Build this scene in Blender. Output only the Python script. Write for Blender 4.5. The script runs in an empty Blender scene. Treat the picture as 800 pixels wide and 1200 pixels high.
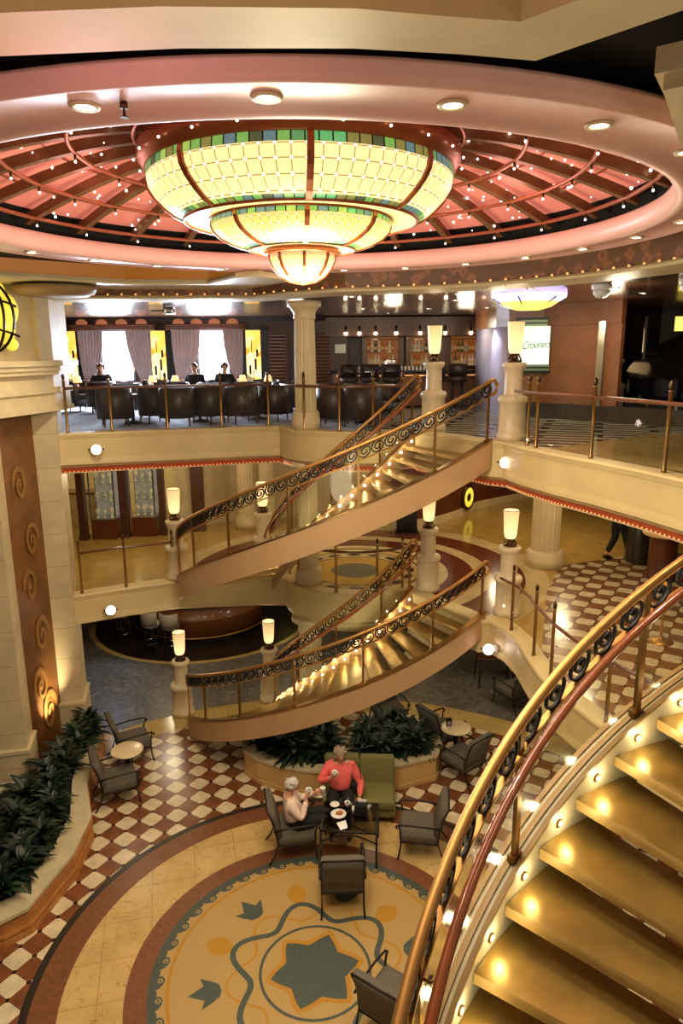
import bpy, bmesh, math, random
from mathutils import Vector, Matrix
PI=math.pi; R=math.radians; sin=math.sin; cos=math.cos
random.seed(7)
SC=bpy.context.scene; COL=SC.collection
Z6,Z7=3.08,6.18                    # middle and upper deck levels
MX,MY=-.37,7.395                   # centre of the medallion and of the dome
CFX,CFY=.28,14.35                  # axis of the far double stair
YAW=.2398

# ------------------------------------------------------------------ materials
def lin(c):
    return tuple(((v/255)/12.92 if v/255<=.04045 else ((v/255+.055)/1.055)**2.4) for v in c)+(1,)
def nodes(name):
    m=bpy.data.materials.new(name); m.use_nodes=True; nt=m.node_tree; return m,nt,nt.nodes['Principled BSDF']
def N(nt,t,**k):
    n=nt.nodes.new(t)
    for a,v in k.items():
        if a.startswith('i_'):
            key=a[2:]; key=int(key) if key.isdigit() else key.replace('_',' ')
            n.inputs[key].default_value=v
        else: setattr(n,a,v)
    return n
def L(nt,a,b): nt.links.new(a,b)
def pm(name,c,rough=.5,metal=0.,var=.15,scale=6.,emit=None,es=0.,bump=0.,alpha=None,trans=0.,coat=0.):
    m,nt,b=nodes(name); b.inputs['Roughness'].default_value=rough; b.inputs['Metallic'].default_value=metal
    c1=lin(c); tc=N(nt,'ShaderNodeTexCoord')
    if var>0:
        nz=N(nt,'ShaderNodeTexNoise',i_Scale=scale,i_Detail=5.); L(nt,tc.outputs['Object'],nz.inputs['Vector'])
        cr=N(nt,'ShaderNodeValToRGB'); cr.color_ramp.elements[0].position=.3; cr.color_ramp.elements[1].position=.7
        cr.color_ramp.elements[0].color=tuple(v*(1-var) for v in c1[:3])+(1,); cr.color_ramp.elements[1].color=tuple(min(1,v*(1+var)) for v in c1[:3])+(1,)
        L(nt,nz.outputs['Fac'],cr.inputs['Fac']); L(nt,cr.outputs['Color'],b.inputs['Base Color'])
        if bump:
            bp=N(nt,'ShaderNodeBump',i_Strength=bump,i_Distance=.01); L(nt,nz.outputs['Fac'],bp.inputs['Height']); L(nt,bp.outputs['Normal'],b.inputs['Normal'])
    else: b.inputs['Base Color'].default_value=c1
    if emit: b.inputs['Emission Color'].default_value=lin(emit); b.inputs['Emission Strength'].default_value=es
    if trans: b.inputs['Transmission Weight'].default_value=trans
    if alpha is not None: b.inputs['Alpha'].default_value=alpha
    if coat: b.inputs['Coat Weight'].default_value=coat
    m.diffuse_color=c1
    return m
def glass(name,tint,alpha,rough=.03):
    m,nt,b=nodes(name); nt.nodes.remove(b); o=nt.nodes['Material Output']
    t=N(nt,'ShaderNodeBsdfTransparent'); t.inputs[0].default_value=tint+(1,)
    g=N(nt,'ShaderNodeBsdfGlossy',i_Roughness=rough); g.inputs[0].default_value=(1,.97,.9,1)
    fr=N(nt,'ShaderNodeLayerWeight'); pw=N(nt,'ShaderNodeMath',operation='POWER'); pw.inputs[1].default_value=4.; L(nt,fr.outputs['Facing'],pw.inputs[0]); mu=N(nt,'ShaderNodeMath',operation='MULTIPLY_ADD'); mu.inputs[1].default_value=.45; mu.inputs[2].default_value=alpha
    L(nt,pw.outputs[0],mu.inputs[0]); mx=N(nt,'ShaderNodeMixShader'); L(nt,mu.outputs[0],mx.inputs[0]); L(nt,t.outputs[0],mx.inputs[1]); L(nt,g.outputs[0],mx.inputs[2]); L(nt,mx.outputs[0],o.inputs[0])
    return m
MAT={}
def mk(name,*a,**k): MAT[name]=pm(name,*a,**k); return MAT[name]
mk('cream_stone',(214,194,154),.45,var=.1,scale=3)
mk('fascia',(212,188,136),.5,var=.07,scale=1.5)
mk('stringer',(188,150,108),.5,var=.05,scale=1)
mk('pedestal',(220,200,164),.4,var=.1,scale=8)
mk('gold',(184,136,76),.42,.75,var=.06,scale=3)
mk('rail_brown',(104,60,36),.28,var=.15,scale=4,coat=.4)
mk('brass',(172,134,84),.3,1.,var=.12,scale=10)
mk('bronze',(92,66,40),.35,.9,var=.2,scale=12)
mk('iron',(34,27,24),.45,.5,var=.15)
mk('wood_rail',(154,84,48),.22,var=.15,scale=4,coat=.6)
mk('wood_dark',(72,40,24),.4,var=.25,scale=5)
mk('wood_copper',(122,74,38),.33,var=.15,scale=2.5,coat=.4)
mk('wood_red',(92,44,24),.35,var=.2,scale=3)
mk('tread_gold',(170,138,74),.34,.78,var=.22,scale=4,bump=.06)
mk('curb_edge',(140,106,58),.45,.2,var=.08)
mk('tread_edge',(196,162,96),.4,.3,var=.08)
mk('black',(14,12,12),.35,var=.1)
mk('black_void',(10,8,8),.9,var=.1)
mk('leather',(52,34,28),.42,var=.2,scale=9)
mk('chair_gray',(92,84,72),.75,var=.15,scale=30)
mk('chair_iron',(46,40,36),.5,.6,var=.1)
mk('green_fabric',(112,108,60),.85,var=.28,scale=60)
mk('table_top',(222,200,158),.3,var=.1,scale=6)
mk('marble_rim',(198,182,146),.3,var=.14,scale=5)
mk('planter_side',(196,158,100),.45,var=.12,scale=2)
mk('planter_wood',(186,124,64),.35,var=.15,scale=3)
mk('soil',(26,20,15),.9,var=.3,scale=20)
mk('leaf',(20,38,24),.45,var=.45,scale=9)
mk('leaf_light',(34,56,30),.45,var=.4,scale=9)
mk('white',(235,230,222),.45,var=.03)
mk('napkin',(240,238,232),.8,var=.03)
mk('skin',(206,150,116),.55,var=.05)
mk('hair_gray',(196,190,180),.7,var=.12,scale=40)
mk('hair_blond',(150,132,104),.7,var=.25,scale=40)
mk('coral',(238,104,100),.8,var=.06,scale=20)
mk('white_knit',(226,200,184),.85,var=.06,scale=30)
mk('black_cloth',(12,11,13),.85,var=.2,scale=20)
mk('shoe',(18,14,13),.4,var=.1)
mk('shoe_tan',(150,120,92),.6,var=.1)
mk('shade',(245,215,160),.6,var=.0,emit=(255,206,138),es=1.15)
mk('lamp_hot',(255,240,210),.5,var=0,emit=(255,232,190),es=24.)
mk('spot_hot',(255,245,240),.5,var=0,emit=(255,240,236),es=14.)
mk('star',(255,240,230),.5,var=0,emit=(255,240,224),es=5.)
mk('tread_lamp',(255,225,160),.5,var=0,emit=(255,226,165),es=1.4)
mk('tread_lamp_mid',(255,235,180),.5,var=0,emit=(255,226,165),es=14.)
mk('glow_scallop',(190,140,110),.5,var=.1,emit=(220,130,90),es=.3)  # scallops of orange glow above the pelmets, put in as emissive shapes
mk('tread_lamp_hot',(255,235,180),.5,var=0,emit=(255,228,170),es=45.)
mk('led_red',(150,66,34),.5,var=.3,scale=30,emit=(190,70,30),es=.16)
mk('led_dot',(255,180,100),.5,var=0,emit=(255,170,100),es=1.6)
mk('pink_lit_ring',(238,186,178),.42,var=.05,scale=2)  # pink light falling on the ring is put into its base colour
mk('dome_panel',(216,136,118),.6,var=.12,scale=2,emit=(226,124,108),es=.42)  # pink fabric; the pink lighting on it is put in as emission
mk('dome_rib',(122,92,56),.4,.35,var=.2,scale=5)
mk('dome_tube',(176,104,76),.3,.5,var=.1)
mk('chand_metal',(164,92,54),.32,.45,var=.12)
mk('ceiling_gold_glow',(142,86,30),.5,var=.1,scale=1.2,emit=(205,122,34),es=.30)  # emission stands in for light that does not reach the gold ceiling
mk('ceiling_wood',(92,60,40),.25,var=.2,scale=1.5,coat=.5)
mk('ceiling_silver',(120,120,140),.3,.2,var=.1,scale=1)
mk('ceiling_plain',(150,120,78),.6,var=.05)
mk('curtain',(200,178,168),.85,var=.1,scale=4)
mk('daylight',(235,242,255),.5,var=0,emit=(226,236,255),es=9.)
mk('lavender_lit_wall',(190,182,206),.5,var=.05)  # white wall, with the lavender light on it put into the colour
mk('screen',(235,250,242),.4,var=.02,emit=(214,244,226),es=.75)
mk('script_green',(34,58,44),.5,var=0)
mk('sign_frame',(26,32,26),.3,.4,var=.1)
mk('sign_band',(120,138,112),.3,.5,var=.1)
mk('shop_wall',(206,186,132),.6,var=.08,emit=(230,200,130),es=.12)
mk('case_light',(176,172,158),.4,var=.25,scale=9,emit=(235,228,210),es=.12)
mk('porthole',(225,205,90),.5,var=.3,scale=25,emit=(232,214,70),es=.9)
mk('bulb_frost',(225,225,228),.25,var=.02)
mk('chrome',(190,192,198),.12,1.,var=.02)
mk('mirror',(120,118,112),.06,1.,var=.02)
mk('paper',(225,222,215),.6,var=.02)
mk('pastry',(176,104,52),.7,var=.2,scale=30)
mk('coffee',(70,40,22),.3,var=.05)
mk('panel_brown',(118,74,32),.5,var=.35,scale=2.2)
mk('panel_gold',(146,102,50),.5,var=.12,scale=4)
mk('stool_gray',(150,140,126),.6,var=.1)
mk('piano',(8,8,10),.12,var=0,coat=.6)
mk('ceil_lamp_yellow',(240,210,110),.5,var=.1,scale=6,emit=(255,214,96),es=1.7)
mk('ceil_lamp_violet',(200,190,240),.4,var=.3,scale=30,emit=(205,190,255),es=1.8)
mk('lead',(40,30,22),.5,.4,var=.1)
for i,c in enumerate(((110,165,80),(80,140,84),(150,185,90),(64,80,50),(84,120,120),(120,120,60),(90,170,105))):
    mk('border_glass_%d'%i,c,.35,var=.3,scale=20,emit=c,es=.95)
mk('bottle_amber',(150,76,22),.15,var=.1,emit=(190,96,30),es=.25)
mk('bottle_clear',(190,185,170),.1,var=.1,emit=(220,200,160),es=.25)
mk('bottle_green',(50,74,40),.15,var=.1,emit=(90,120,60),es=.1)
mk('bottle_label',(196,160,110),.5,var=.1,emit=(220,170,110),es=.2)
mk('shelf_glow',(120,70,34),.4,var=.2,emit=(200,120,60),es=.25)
MAT['glass']=glass('glass',(.97,.98,.95),.03); MAT['glass_near']=glass('glass_near',(.96,.97,.93),.10,.16)
MAT['glass_dark']=glass('glass_dark',(.55,.52,.46),.03)

# ------------------------------------------------------------------ mesh builder
class MB:
    def __init__(s): s.v=[];s.f=[];s.m=[];s.sm=[]
    def add(s,vs,fs,mi=0,smooth=False):
        o=len(s.v); s.v+=[tuple(v) for v in vs]
        for f in fs: s.f.append(tuple(i+o for i in f)); s.m.append(mi); s.sm.append(smooth)
        return s
    def box(s,c,d,rz=0,mi=0,bev=0,rx=0):
        x,y,z=d[0]/2,d[1]/2,d[2]/2; M=Matrix.Translation(c)@Matrix.Rotation(rz,4,'Z')@Matrix.Rotation(rx,4,'X')
        if bev:
            b=min(bev,x*.9,y*.9,z*.9); vs=[];idx={}
            bm=bmesh.new(); bmesh.ops.create_cube(bm,size=1); bmesh.ops.scale(bm,vec=(d[0],d[1],d[2]),verts=bm.verts)
            bmesh.ops.bevel(bm,geom=list(bm.edges),offset=b,segments=2,affect='EDGES',profile=.7)
            bm.verts.index_update(); vs=[M@v.co for v in bm.verts]; fs=[[v.index for v in f.verts] for f in bm.faces]; bm.free()
            return s.add(vs,fs,mi,True)
        vs=[M@Vector(p) for p in ((-x,-y,-z),(x,-y,-z),(x,y,-z),(-x,y,-z),(-x,-y,z),(x,-y,z),(x,y,z),(-x,y,z))]
        return s.add(vs,[(3,2,1,0),(4,5,6,7),(0,1,5,4),(1,2,6,5),(2,3,7,6),(3,0,4,7)],mi)
    def lathe(s,prof,c=(0,0,0),n=24,mi=0,M=None,smooth=True,a0=0,a1=2*PI,flute=0):
        full=abs(a1-a0-2*PI)<1e-6; k=n if full else n+1; vs=[]
        for r,z in prof:
            for i in range(k):
                a=a0+(a1-a0)*i/n; rr=r*(1-flute*(i%2))
                p=Vector((rr*cos(a),rr*sin(a),z)); 
                if M: p=M@p
                vs.append(p+Vector(c))
        fs=[]
        for j in range(len(prof)-1):
            for i in range(n):
                i2=(i+1)%k; a=j*k+i;b=j*k+i2;fs.append((a,b,b+k,a+k))
        s.add(vs,fs,mi,smooth)
        if full:
            o=len(s.v)-len(vs)
            if prof[0][0]>1e-4: s.f.append(tuple(o+i for i in range(k-1,-1,-1))); s.m.append(mi); s.sm.append(False)
            if prof[-1][0]>1e-4: s.f.append(tuple(o+(len(prof)-1)*k+i for i in range(k))); s.m.append(mi); s.sm.append(False)
        return s
    def cyl(s,p,q,r,n=10,mi=0,r2=None,smooth=True):
        p=Vector(p);q=Vector(q);d=q-p; M=d.to_track_quat('Z','Y').to_matrix().to_4x4()
        return s.lathe([(r,0),(r if r2 is None else r2,d.length)],p,n,mi,M,smooth)
    def ball(s,c,r,n=12,mi=0,sc=(1,1,1),M=None):
        k=max(4,n//2); pr=[(max(1e-5,r*sin(PI*j/k)),-r*cos(PI*j/k)) for j in range(k+1)]
        S=Matrix.Diagonal((*sc,1)); 
        if M: S=M@S
        return s.lathe(pr,c,n,mi,S)
    def sweep(s,path,sec,closed=False,mi=0,smooth=True,cap=True,vert=True,scl=None,rtv=None):
        """sec: (u,v) points; u to the right of travel, v up (vertical if vert)."""
        P=[Vector(p) for p in path]; n=len(P); k=len(sec); vs=[]
        for i,p in enumerate(P):
            a=P[(i-1)%n] if (closed or i>0) else p; b=P[(i+1)%n] if (closed or i<n-1) else p
            t=(b-a); t.normalize()
            if vert:
                h=Vector((t.x,t.y,0)); h.normalize(); rt=Vector((h.y,-h.x,0)); up=Vector((0,0,1))
                if (closed or 0<i<n-1):
                    d1=(p-a); d1.z=0; d2=(b-p); d2.z=0
                    if d1.length>1e-6 and d2.length>1e-6:
                        cs=max(.35,d1.normalized().dot(h)); rt=rt/cs
            else:
                rf=Vector((0,0,1)) if abs(t.z)<.95 else Vector((1,0,0)); rt=t.cross(rf).normalized(); up=rt.cross(t)
                if rtv: rt=Vector(rtv); up=rt.cross(t).normalized()
            q=1 if scl is None else scl[i]
            for u,v in sec: vs.append(p+rt*u*q+up*v*q)
        fs=[]
        for i in range(n if closed else n-1):
            for j in range(k):
                a=i*k+j;b=i*k+(j+1)%k;c=((i+1)%n)*k+(j+1)%k;d=((i+1)%n)*k+j; fs.append((a,d,c,b))
        s.add(vs,fs,mi,smooth)
        if cap and not closed:
            o=len(s.v)-len(vs); s.f.append(tuple(o+j for j in range(k))); s.f.append(tuple(o+(n-1)*k+j for j in range(k-1,-1,-1))); s.m+=[mi,mi]; s.sm+=[False,False]
        return s
    def tube(s,path,r,n=8,closed=False,mi=0,scl=None):
        return s.sweep(path,[(r*cos(2*PI*j/n),r*sin(2*PI*j/n)) for j in range(n)],closed,mi,True,True,False,scl)
    def prism(s,poly,z0,z1,mi=0,top=True,bot=True,mi_side=None,holes=None):
        n=len(poly); vs=[(x,y,z0) for x,y in poly]+[(x,y,z1) for x,y in poly]
        fs=[(i,(i+1)%n,(i+1)%n+n,i+n) for i in range(n)]
        s.add(vs,fs,mi if mi_side is None else mi_side)
        from mathutils.geometry import tessellate_polygon
        tri=tessellate_polygon([[Vector((x,y,0)) for x,y in poly]])
        def up(t,want):
            a,b,c=[Vector(poly[i]) for i in t]; cr=(b-a).cross(c-a); return t if (cr>0)==want else t[::-1]
        if top: s.add([(x,y,z1) for x,y in poly],[up(t,True) for t in tri],mi)
        if bot: s.add([(x,y,z0) for x,y in poly],[up(t,False) for t in tri],mi)
        return s
    def flat(s,poly,z,mi=0):
        from mathutils.geometry import tessellate_polygon
        tri=tessellate_polygon([[Vector((p[0],p[1],0)) for p in poly]]); out=[]
        for t in tri:
            a,b,c=[Vector(poly[i][:2]) for i in t]; out.append(t if (b-a).cross(c-a)>0 else t[::-1])
        return s.add([(p[0],p[1],z) for p in poly],out,mi)
    def build(s,name,mats,parent=None,auto=None):
        me=bpy.data.meshes.new(name); me.from_pydata(s.v,[],s.f)
        if not isinstance(mats,(list,tuple)): mats=[mats]
        for m in mats: me.materials.append(MAT[m] if isinstance(m,str) else m)
        me.polygons.foreach_set('material_index',s.m); me.polygons.foreach_set('use_smooth',s.sm); me.update()
        o=bpy.data.objects.new(name,me); COL.objects.link(o)
        if parent: o.parent=parent
        return o
def tag(o,label=None,cat=None,group=None,kind=None):
    if label: o['label']=label
    if cat: o['category']=cat
    if group: o['group']=group
    if kind: o['kind']=kind
    return o
def thing(name,label,cat,loc=(0,0,0),rz=0,group=None):
    o=bpy.data.objects.new(name,None); COL.objects.link(o); o.location=loc; o.rotation_euler=(0,0,rz); o.empty_display_size=.1
    return tag(o,label,cat,group)
def struct(mb,name,mats): return tag(mb.build(name,mats),kind='structure')
CH={}
def dup(root,loc,rz=0,label=None,group=None,sc=None):
    r=root.copy(); COL.objects.link(r); r.location=loc; r.rotation_euler=(0,0,rz)
    if sc: r.scale=(sc,sc,sc)
    if label: r['label']=label
    if group: r['group']=group
    for ch in list(root.children):
        c=ch.copy(); COL.objects.link(c); c.parent=r
        for g in list(ch.children):
            d=g.copy(); COL.objects.link(d); d.parent=c
    return r
def arcpts(cx,cy,r,a0,a1,n,z=None):
    out=[]
    for i in range(n+1):
        a=a0+(a1-a0)*i/n; p=(cx+r*cos(a),cy+r*sin(a)); out.append(p if z is None else (p[0],p[1],z))
    return out
def rect(w,h,u0=0,v0=0): return [(u0-w/2,v0),(u0+w/2,v0),(u0+w/2,v0+h),(u0-w/2,v0+h)]
def light(name,kind,loc,energy,color,size=.1,spot=None,blend=.6,target=None,rot=None,sy=None):
    l=bpy.data.lights.new(name,kind); l.energy=energy; l.color=color
    if kind=='AREA':
        l.size=size
        if sy: l.shape='RECTANGLE'; l.size_y=sy
    else: l.shadow_soft_size=size
    if kind=='SPOT': l.spot_size=spot; l.spot_blend=blend
    o=bpy.data.objects.new(name,l); COL.objects.link(o); o.location=loc
    if target is not None: o.rotation_euler=(Vector(target)-Vector(loc)).to_track_quat('-Z','Y').to_euler()
    elif rot: o.rotation_euler=rot
    return o
# ------------------------------------------------------------------ floor materials
def math_(nt,op,a,b=None,c=None):
    n=N(nt,'ShaderNodeMath',operation=op)
    for i,x in enumerate((a,b,c)):
        if x is None: continue
        if isinstance(x,(int,float)): n.inputs[i].default_value=x
        else: L(nt,x,n.inputs[i])
    return n.outputs[0]
def mixc(nt,f,a,b):
    n=N(nt,'ShaderNodeMix',data_type='RGBA')
    if isinstance(f,(int,float)): n.inputs['Factor'].default_value=f
    else: L(nt,f,n.inputs['Factor'])
    for s,x in (('A',a),('B',b)):
        i=[k for k in n.inputs if k.name==s and k.type=='RGBA'][0]
        if isinstance(x,tuple): i.default_value=x
        else: L(nt,x,i)
    return [k for k in n.outputs if k.type=='RGBA'][0]
def ramp(nt,src,stops,const=False):
    cr=N(nt,'ShaderNodeValToRGB'); e=cr.color_ramp.elements
    cr.color_ramp.interpolation='CONSTANT' if const else 'LINEAR'
    while len(e)<len(stops): e.new(.5)
    for i,(p,c) in enumerate(stops): e[i].position=p; e[i].color=lin(c)
    L(nt,src,cr.inputs[0]); return cr.outputs[0]
def noise(nt,vec,scale,detail=4.,rough=.5):
    n=N(nt,'ShaderNodeTexNoise',i_Scale=scale,i_Detail=detail,i_Roughness=rough); L(nt,vec,n.inputs['Vector']); return n.outputs['Fac']
def checker(name,white,red,spec=.25,ox=-3.2088,oy=10.372,stretch=1.):
    m,nt,b=nodes(name); b.inputs['Roughness'].default_value=spec
    tc=N(nt,'ShaderNodeTexCoord'); P=tc.outputs['Object']
    sb=N(nt,'ShaderNodeVectorMath',operation='SUBTRACT'); sb.inputs[1].default_value=(ox,oy,0); L(nt,P,sb.inputs[0])
    rt=N(nt,'ShaderNodeVectorRotate',rotation_type='Z_AXIS'); rt.inputs['Angle'].default_value=-YAW; L(nt,sb.outputs[0],rt.inputs['Vector'])
    sx=N(nt,'ShaderNodeSeparateXYZ'); L(nt,rt.outputs[0],sx.inputs[0])
    f=[]
    for k,o in enumerate(('X','Y')):
        v=math_(nt,'MULTIPLY',sx.outputs[o],1/.40996*(1 if k else 1/stretch))
        f.append(math_(nt,'ABSOLUTE',math_(nt,'SUBTRACT',math_(nt,'FRACT',math_(nt,'ADD',v,.5)),.5)))
    d=math_(nt,'ADD',f[0],f[1]); mxx=math_(nt,'MAXIMUM',f[0],f[1]); mn=math_(nt,'MINIMUM',f[0],f[1])
    wh=math_(nt,'MULTIPLY',math_(nt,'LESS_THAN',d,.487),math_(nt,'LESS_THAN',mxx,.425))
    grout=math_(nt,'LESS_THAN',math_(nt,'ABSOLUTE',math_(nt,'SUBTRACT',d,.5)),.014)
    dot=math_(nt,'MULTIPLY',math_(nt,'GREATER_THAN',mxx,.44),math_(nt,'LESS_THAN',mn,.055))
    nz=noise(nt,P,5,6); nz2=noise(nt,P,40,3)
    cw=ramp(nt,nz,[(.3,tuple(int(v*.86) for v in white)),(.7,white)])
    cr=ramp(nt,math_(nt,'ADD',math_(nt,'MULTIPLY',nz,.6),math_(nt,'MULTIPLY',nz2,.4)),[(.35,tuple(int(v*.8) for v in red)),(.65,tuple(min(255,int(v*1.12)) for v in red))])
    c=mixc(nt,wh,cr,cw); c=mixc(nt,grout,c,lin((92,62,36))); c=mixc(nt,dot,c,lin((38,26,20)))
    L(nt,c,b.inputs['Base Color']); MAT[name]=m
checker('checker',(228,210,172),(124,74,46))
checker('checker_mid',(216,196,158),(128,84,54),.18)
def slab_mat(name,c1,c2,scale=2.,rough=.25,tile=None,tc_=(60,40,20),vein=None):
    m,nt,b=nodes(name); b.inputs['Roughness'].default_value=rough
    tc=N(nt,'ShaderNodeTexCoord'); P=tc.outputs['Object']; c=ramp(nt,noise(nt,P,scale,6,.6),[(.3,c1),(.7,c2)])
    if vein:
        nz=N(nt,'ShaderNodeTexNoise',i_Scale=scale*1.6,i_Detail=8.,i_Distortion=1.6); L(nt,P,nz.inputs['Vector'])
        v=math_(nt,'LESS_THAN',math_(nt,'ABSOLUTE',math_(nt,'SUBTRACT',nz.outputs['Fac'],.5)),.006); c=mixc(nt,math_(nt,'MULTIPLY',v,.55),c,lin(vein))
    if tile:
        rt=N(nt,'ShaderNodeVectorRotate',rotation_type='Z_AXIS'); rt.inputs['Angle'].default_value=-YAW; L(nt,P,rt.inputs['Vector'])
        br=N(nt,'ShaderNodeTexBrick',i_Scale=1.,offset=0.); br.inputs['Mortar Size'].default_value=.006; br.inputs['Brick Width'].default_value=tile; br.inputs['Row Height'].default_value=tile
        L(nt,rt.outputs[0],br.inputs['Vector']); c=mixc(nt,math_(nt,'MULTIPLY',br.outputs['Fac'],.6),c,lin(tc_))
    L(nt,c,b.inputs['Base Color']); MAT[name]=m
slab_mat('marble_tan',(182,148,92),(208,176,116),1.6,.22,.62,(150,108,56),(140,96,46))
slab_mat('marble_yellow',(174,146,86),(200,172,108),1.4,.16,.9,(150,116,60),(150,112,52))
slab_mat('granite_red',(104,62,40),(130,82,54),14,.3)
slab_mat('granite_black',(30,26,22),(56,48,40),30,.3)
slab_mat('terrazzo_tan',(162,130,76),(180,148,92),60,.4)
slab_mat('terrazzo_gold',(166,118,34),(178,128,42),40,.4)
slab_mat('terrazzo_green',(46,56,50),(84,92,84),70,.4)
slab_mat('marble_cream',(206,184,140),(224,204,164),2,.2)
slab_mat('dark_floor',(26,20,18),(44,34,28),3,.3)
def slate():
    m,nt,b=nodes('slate'); b.inputs['Roughness'].default_value=.38
    tc=N(nt,'ShaderNodeTexCoord'); P=tc.outputs['Object']
    vo=N(nt,'ShaderNodeTexVoronoi',i_Scale=6.5); L(nt,P,vo.inputs['Vector'])
    s=N(nt,'ShaderNodeSeparateColor'); L(nt,vo.outputs['Color'],s.inputs[0])
    a=math_(nt,'ADD',math_(nt,'MULTIPLY',s.outputs[0],.22),math_(nt,'MULTIPLY',noise(nt,P,4.5,8,.75),.78))
    c=ramp(nt,a,[(.25,(60,60,62)),(.42,(116,112,106)),(.55,(84,80,72)),(.72,(150,142,130))]); L(nt,c,b.inputs['Base Color'])
    bp=N(nt,'ShaderNodeBump',i_Strength=.25,i_Distance=.02); L(nt,a,bp.inputs['Height']); L(nt,bp.outputs[0],b.inputs['Normal']); MAT['slate']=m
slate()
def rings(name,stops,base_rough=.15):
    m,nt,b=nodes(name); b.inputs['Roughness'].default_value=base_rough
    tc=N(nt,'ShaderNodeTexCoord'); P=tc.outputs['Object']
    ds=N(nt,'ShaderNodeVectorMath',operation='DISTANCE'); ds.inputs[1].default_value=(CFX,CFY,0)
    fl=N(nt,'ShaderNodeVectorMath',operation='MULTIPLY'); fl.inputs[1].default_value=(1,1,0); L(nt,P,fl.inputs[0]); L(nt,fl.outputs[0],ds.inputs[0])
    d=math_(nt,'MULTIPLY',ds.outputs['Value'],.1)
    c=ramp(nt,d,[(r/10,c) for r,c in stops],True)
    nz=noise(nt,P,3,6); k=ramp(nt,nz,[(.3,(225,225,225)),(.7,(255,255,255))])
    mu=N(nt,'ShaderNodeMix',data_type='RGBA',blend_type='MULTIPLY'); mu.inputs['Factor'].default_value=1.
    ii=[i for i in mu.inputs if i.type=='RGBA']; L(nt,c,ii[0]); L(nt,k,ii[1]); L(nt,[o for o in mu.outputs if o.type=='RGBA'][0],b.inputs['Base Color']); MAT[name]=m
rings('mid_rings',[(0,(96,104,96)),(.47,(206,164,74)),(.95,(60,46,32)),(.985,(216,190,136)),(1.36,(60,46,32)),(1.4,(214,184,120)),(1.62,(60,40,28)),(1.68,(218,196,150)),(1.95,(104,48,28)),(2.5,(214,190,142)),(2.85,(110,54,32)),(3.5,(212,188,138)),(3.95,(192,156,84))])
def stripes():
    m,nt,b=nodes('stripe_marble'); b.inputs['Roughness'].default_value=.12
    tc=N(nt,'ShaderNodeTexCoord'); P=tc.outputs['Object']
    rt=N(nt,'ShaderNodeVectorRotate',rotation_type='Z_AXIS'); rt.inputs['Angle'].default_value=.35; L(nt,P,rt.inputs['Vector'])
    ch=N(nt,'ShaderNodeTexBrick',i_Scale=1.,offset=.5); ch.inputs['Mortar Size'].default_value=.085; ch.inputs['Brick Width'].default_value=1.9; ch.inputs['Row Height'].default_value=.36
    ch.inputs['Color1'].default_value=lin((206,196,170)); ch.inputs['Color2'].default_value=lin((216,206,184)); ch.inputs['Mortar'].default_value=lin((34,26,20))
    L(nt,rt.outputs[0],ch.inputs['Vector']); L(nt,ch.outputs['Color'],b.inputs['Base Color']); MAT['stripe_marble']=m
stripes()
mk('carpet_blue',(168,176,196),.95,var=.3,scale=14)
def stone_blocks(name,c,mort,w,h,rough=.5):
    m,nt,b=nodes(name); b.inputs['Roughness'].default_value=rough
    tc=N(nt,'ShaderNodeTexCoord'); P=tc.outputs['Object']; s=N(nt,'ShaderNodeSeparateXYZ'); L(nt,P,s.inputs[0])
    z=math_(nt,'FRACT',math_(nt,'MULTIPLY',s.outputs['Z'],1/h)); f=math_(nt,'LESS_THAN',z,.018)
    cc=ramp(nt,noise(nt,P,2.5,5),[(.3,tuple(int(v*.9) for v in c)),(.7,c)]); L(nt,mixc(nt,math_(nt,'MULTIPLY',f,.6),cc,lin(mort)),b.inputs['Base Color']); MAT[name]=m
stone_blocks('stone_block',(214,194,154),(140,110,74),1,.62)
def shutters():
    m,nt,b=nodes('frieze'); b.inputs['Roughness'].default_value=.5
    tc=N(nt,'ShaderNodeTexCoord'); P=tc.outputs['Object']
    w=N(nt,'ShaderNodeTexVoronoi',i_Scale=5.,feature='F1',distance='MANHATTAN'); L(nt,P,w.inputs['Vector'])
    L(nt,ramp(nt,math_(nt,'ADD',math_(nt,'MULTIPLY',w.outputs['Distance'],.8),math_(nt,'MULTIPLY',noise(nt,P,9,4),.5)),[(.3,(128,78,54)),(.55,(170,112,80)),(.8,(120,84,62))]),b.inputs['Base Color']); MAT['frieze']=m
shutters()

# ------------------------------------------------------------------ atrium floor with its inlay
FM=['slate','checker','marble_yellow','granite_black','granite_red','marble_tan','terrazzo_tan','terrazzo_green','terrazzo_gold','dark_floor']
fl=MB(); ix={n:i for i,n in enumerate(FM)}
fl.prism([(-10,-4),(10,-4),(10,26),(-10,26)],-.1,0,ix['slate'])
def disc(r,z,mat,n=120,r0=0,cx=MX,cy=MY,a0=0,a1=2*PI):
    if r0==0: fl.flat([(cx+r*cos(2*PI*i/n),cy+r*sin(2*PI*i/n)) for i in range(n)],z,ix[mat])
    else:
        vs=[];fs=[]
        for i in range(n+1):
            a=a0+(a1-a0)*i/n
            vs+= [(cx+r0*cos(a),cy+r0*sin(a),z),(cx+r*cos(a),cy+r*sin(a),z)]
        fs=[(2*i,2*i+1,2*i+3,2*i+2) for i in range(n)]; fl.add(vs,fs,ix[mat])
disc(7.22,.002,'marble_yellow',160,6.6); disc(6.6,.002,'checker',160,3.52)
disc(3.52,.003,'granite_black',160,3.42); disc(3.42,.003,'granite_red',160,3.08); disc(3.08,.003,'marble_tan',160,2.33); disc(2.33,.003,'granite_red',160,2.06)
disc(2.06,.003,'terrazzo_tan',160)
disc(2.06,.0036,'terrazzo_green',160,1.99)
disc(1.845,.0034,'terrazzo_gold',160,1.80)
nw=42
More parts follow.
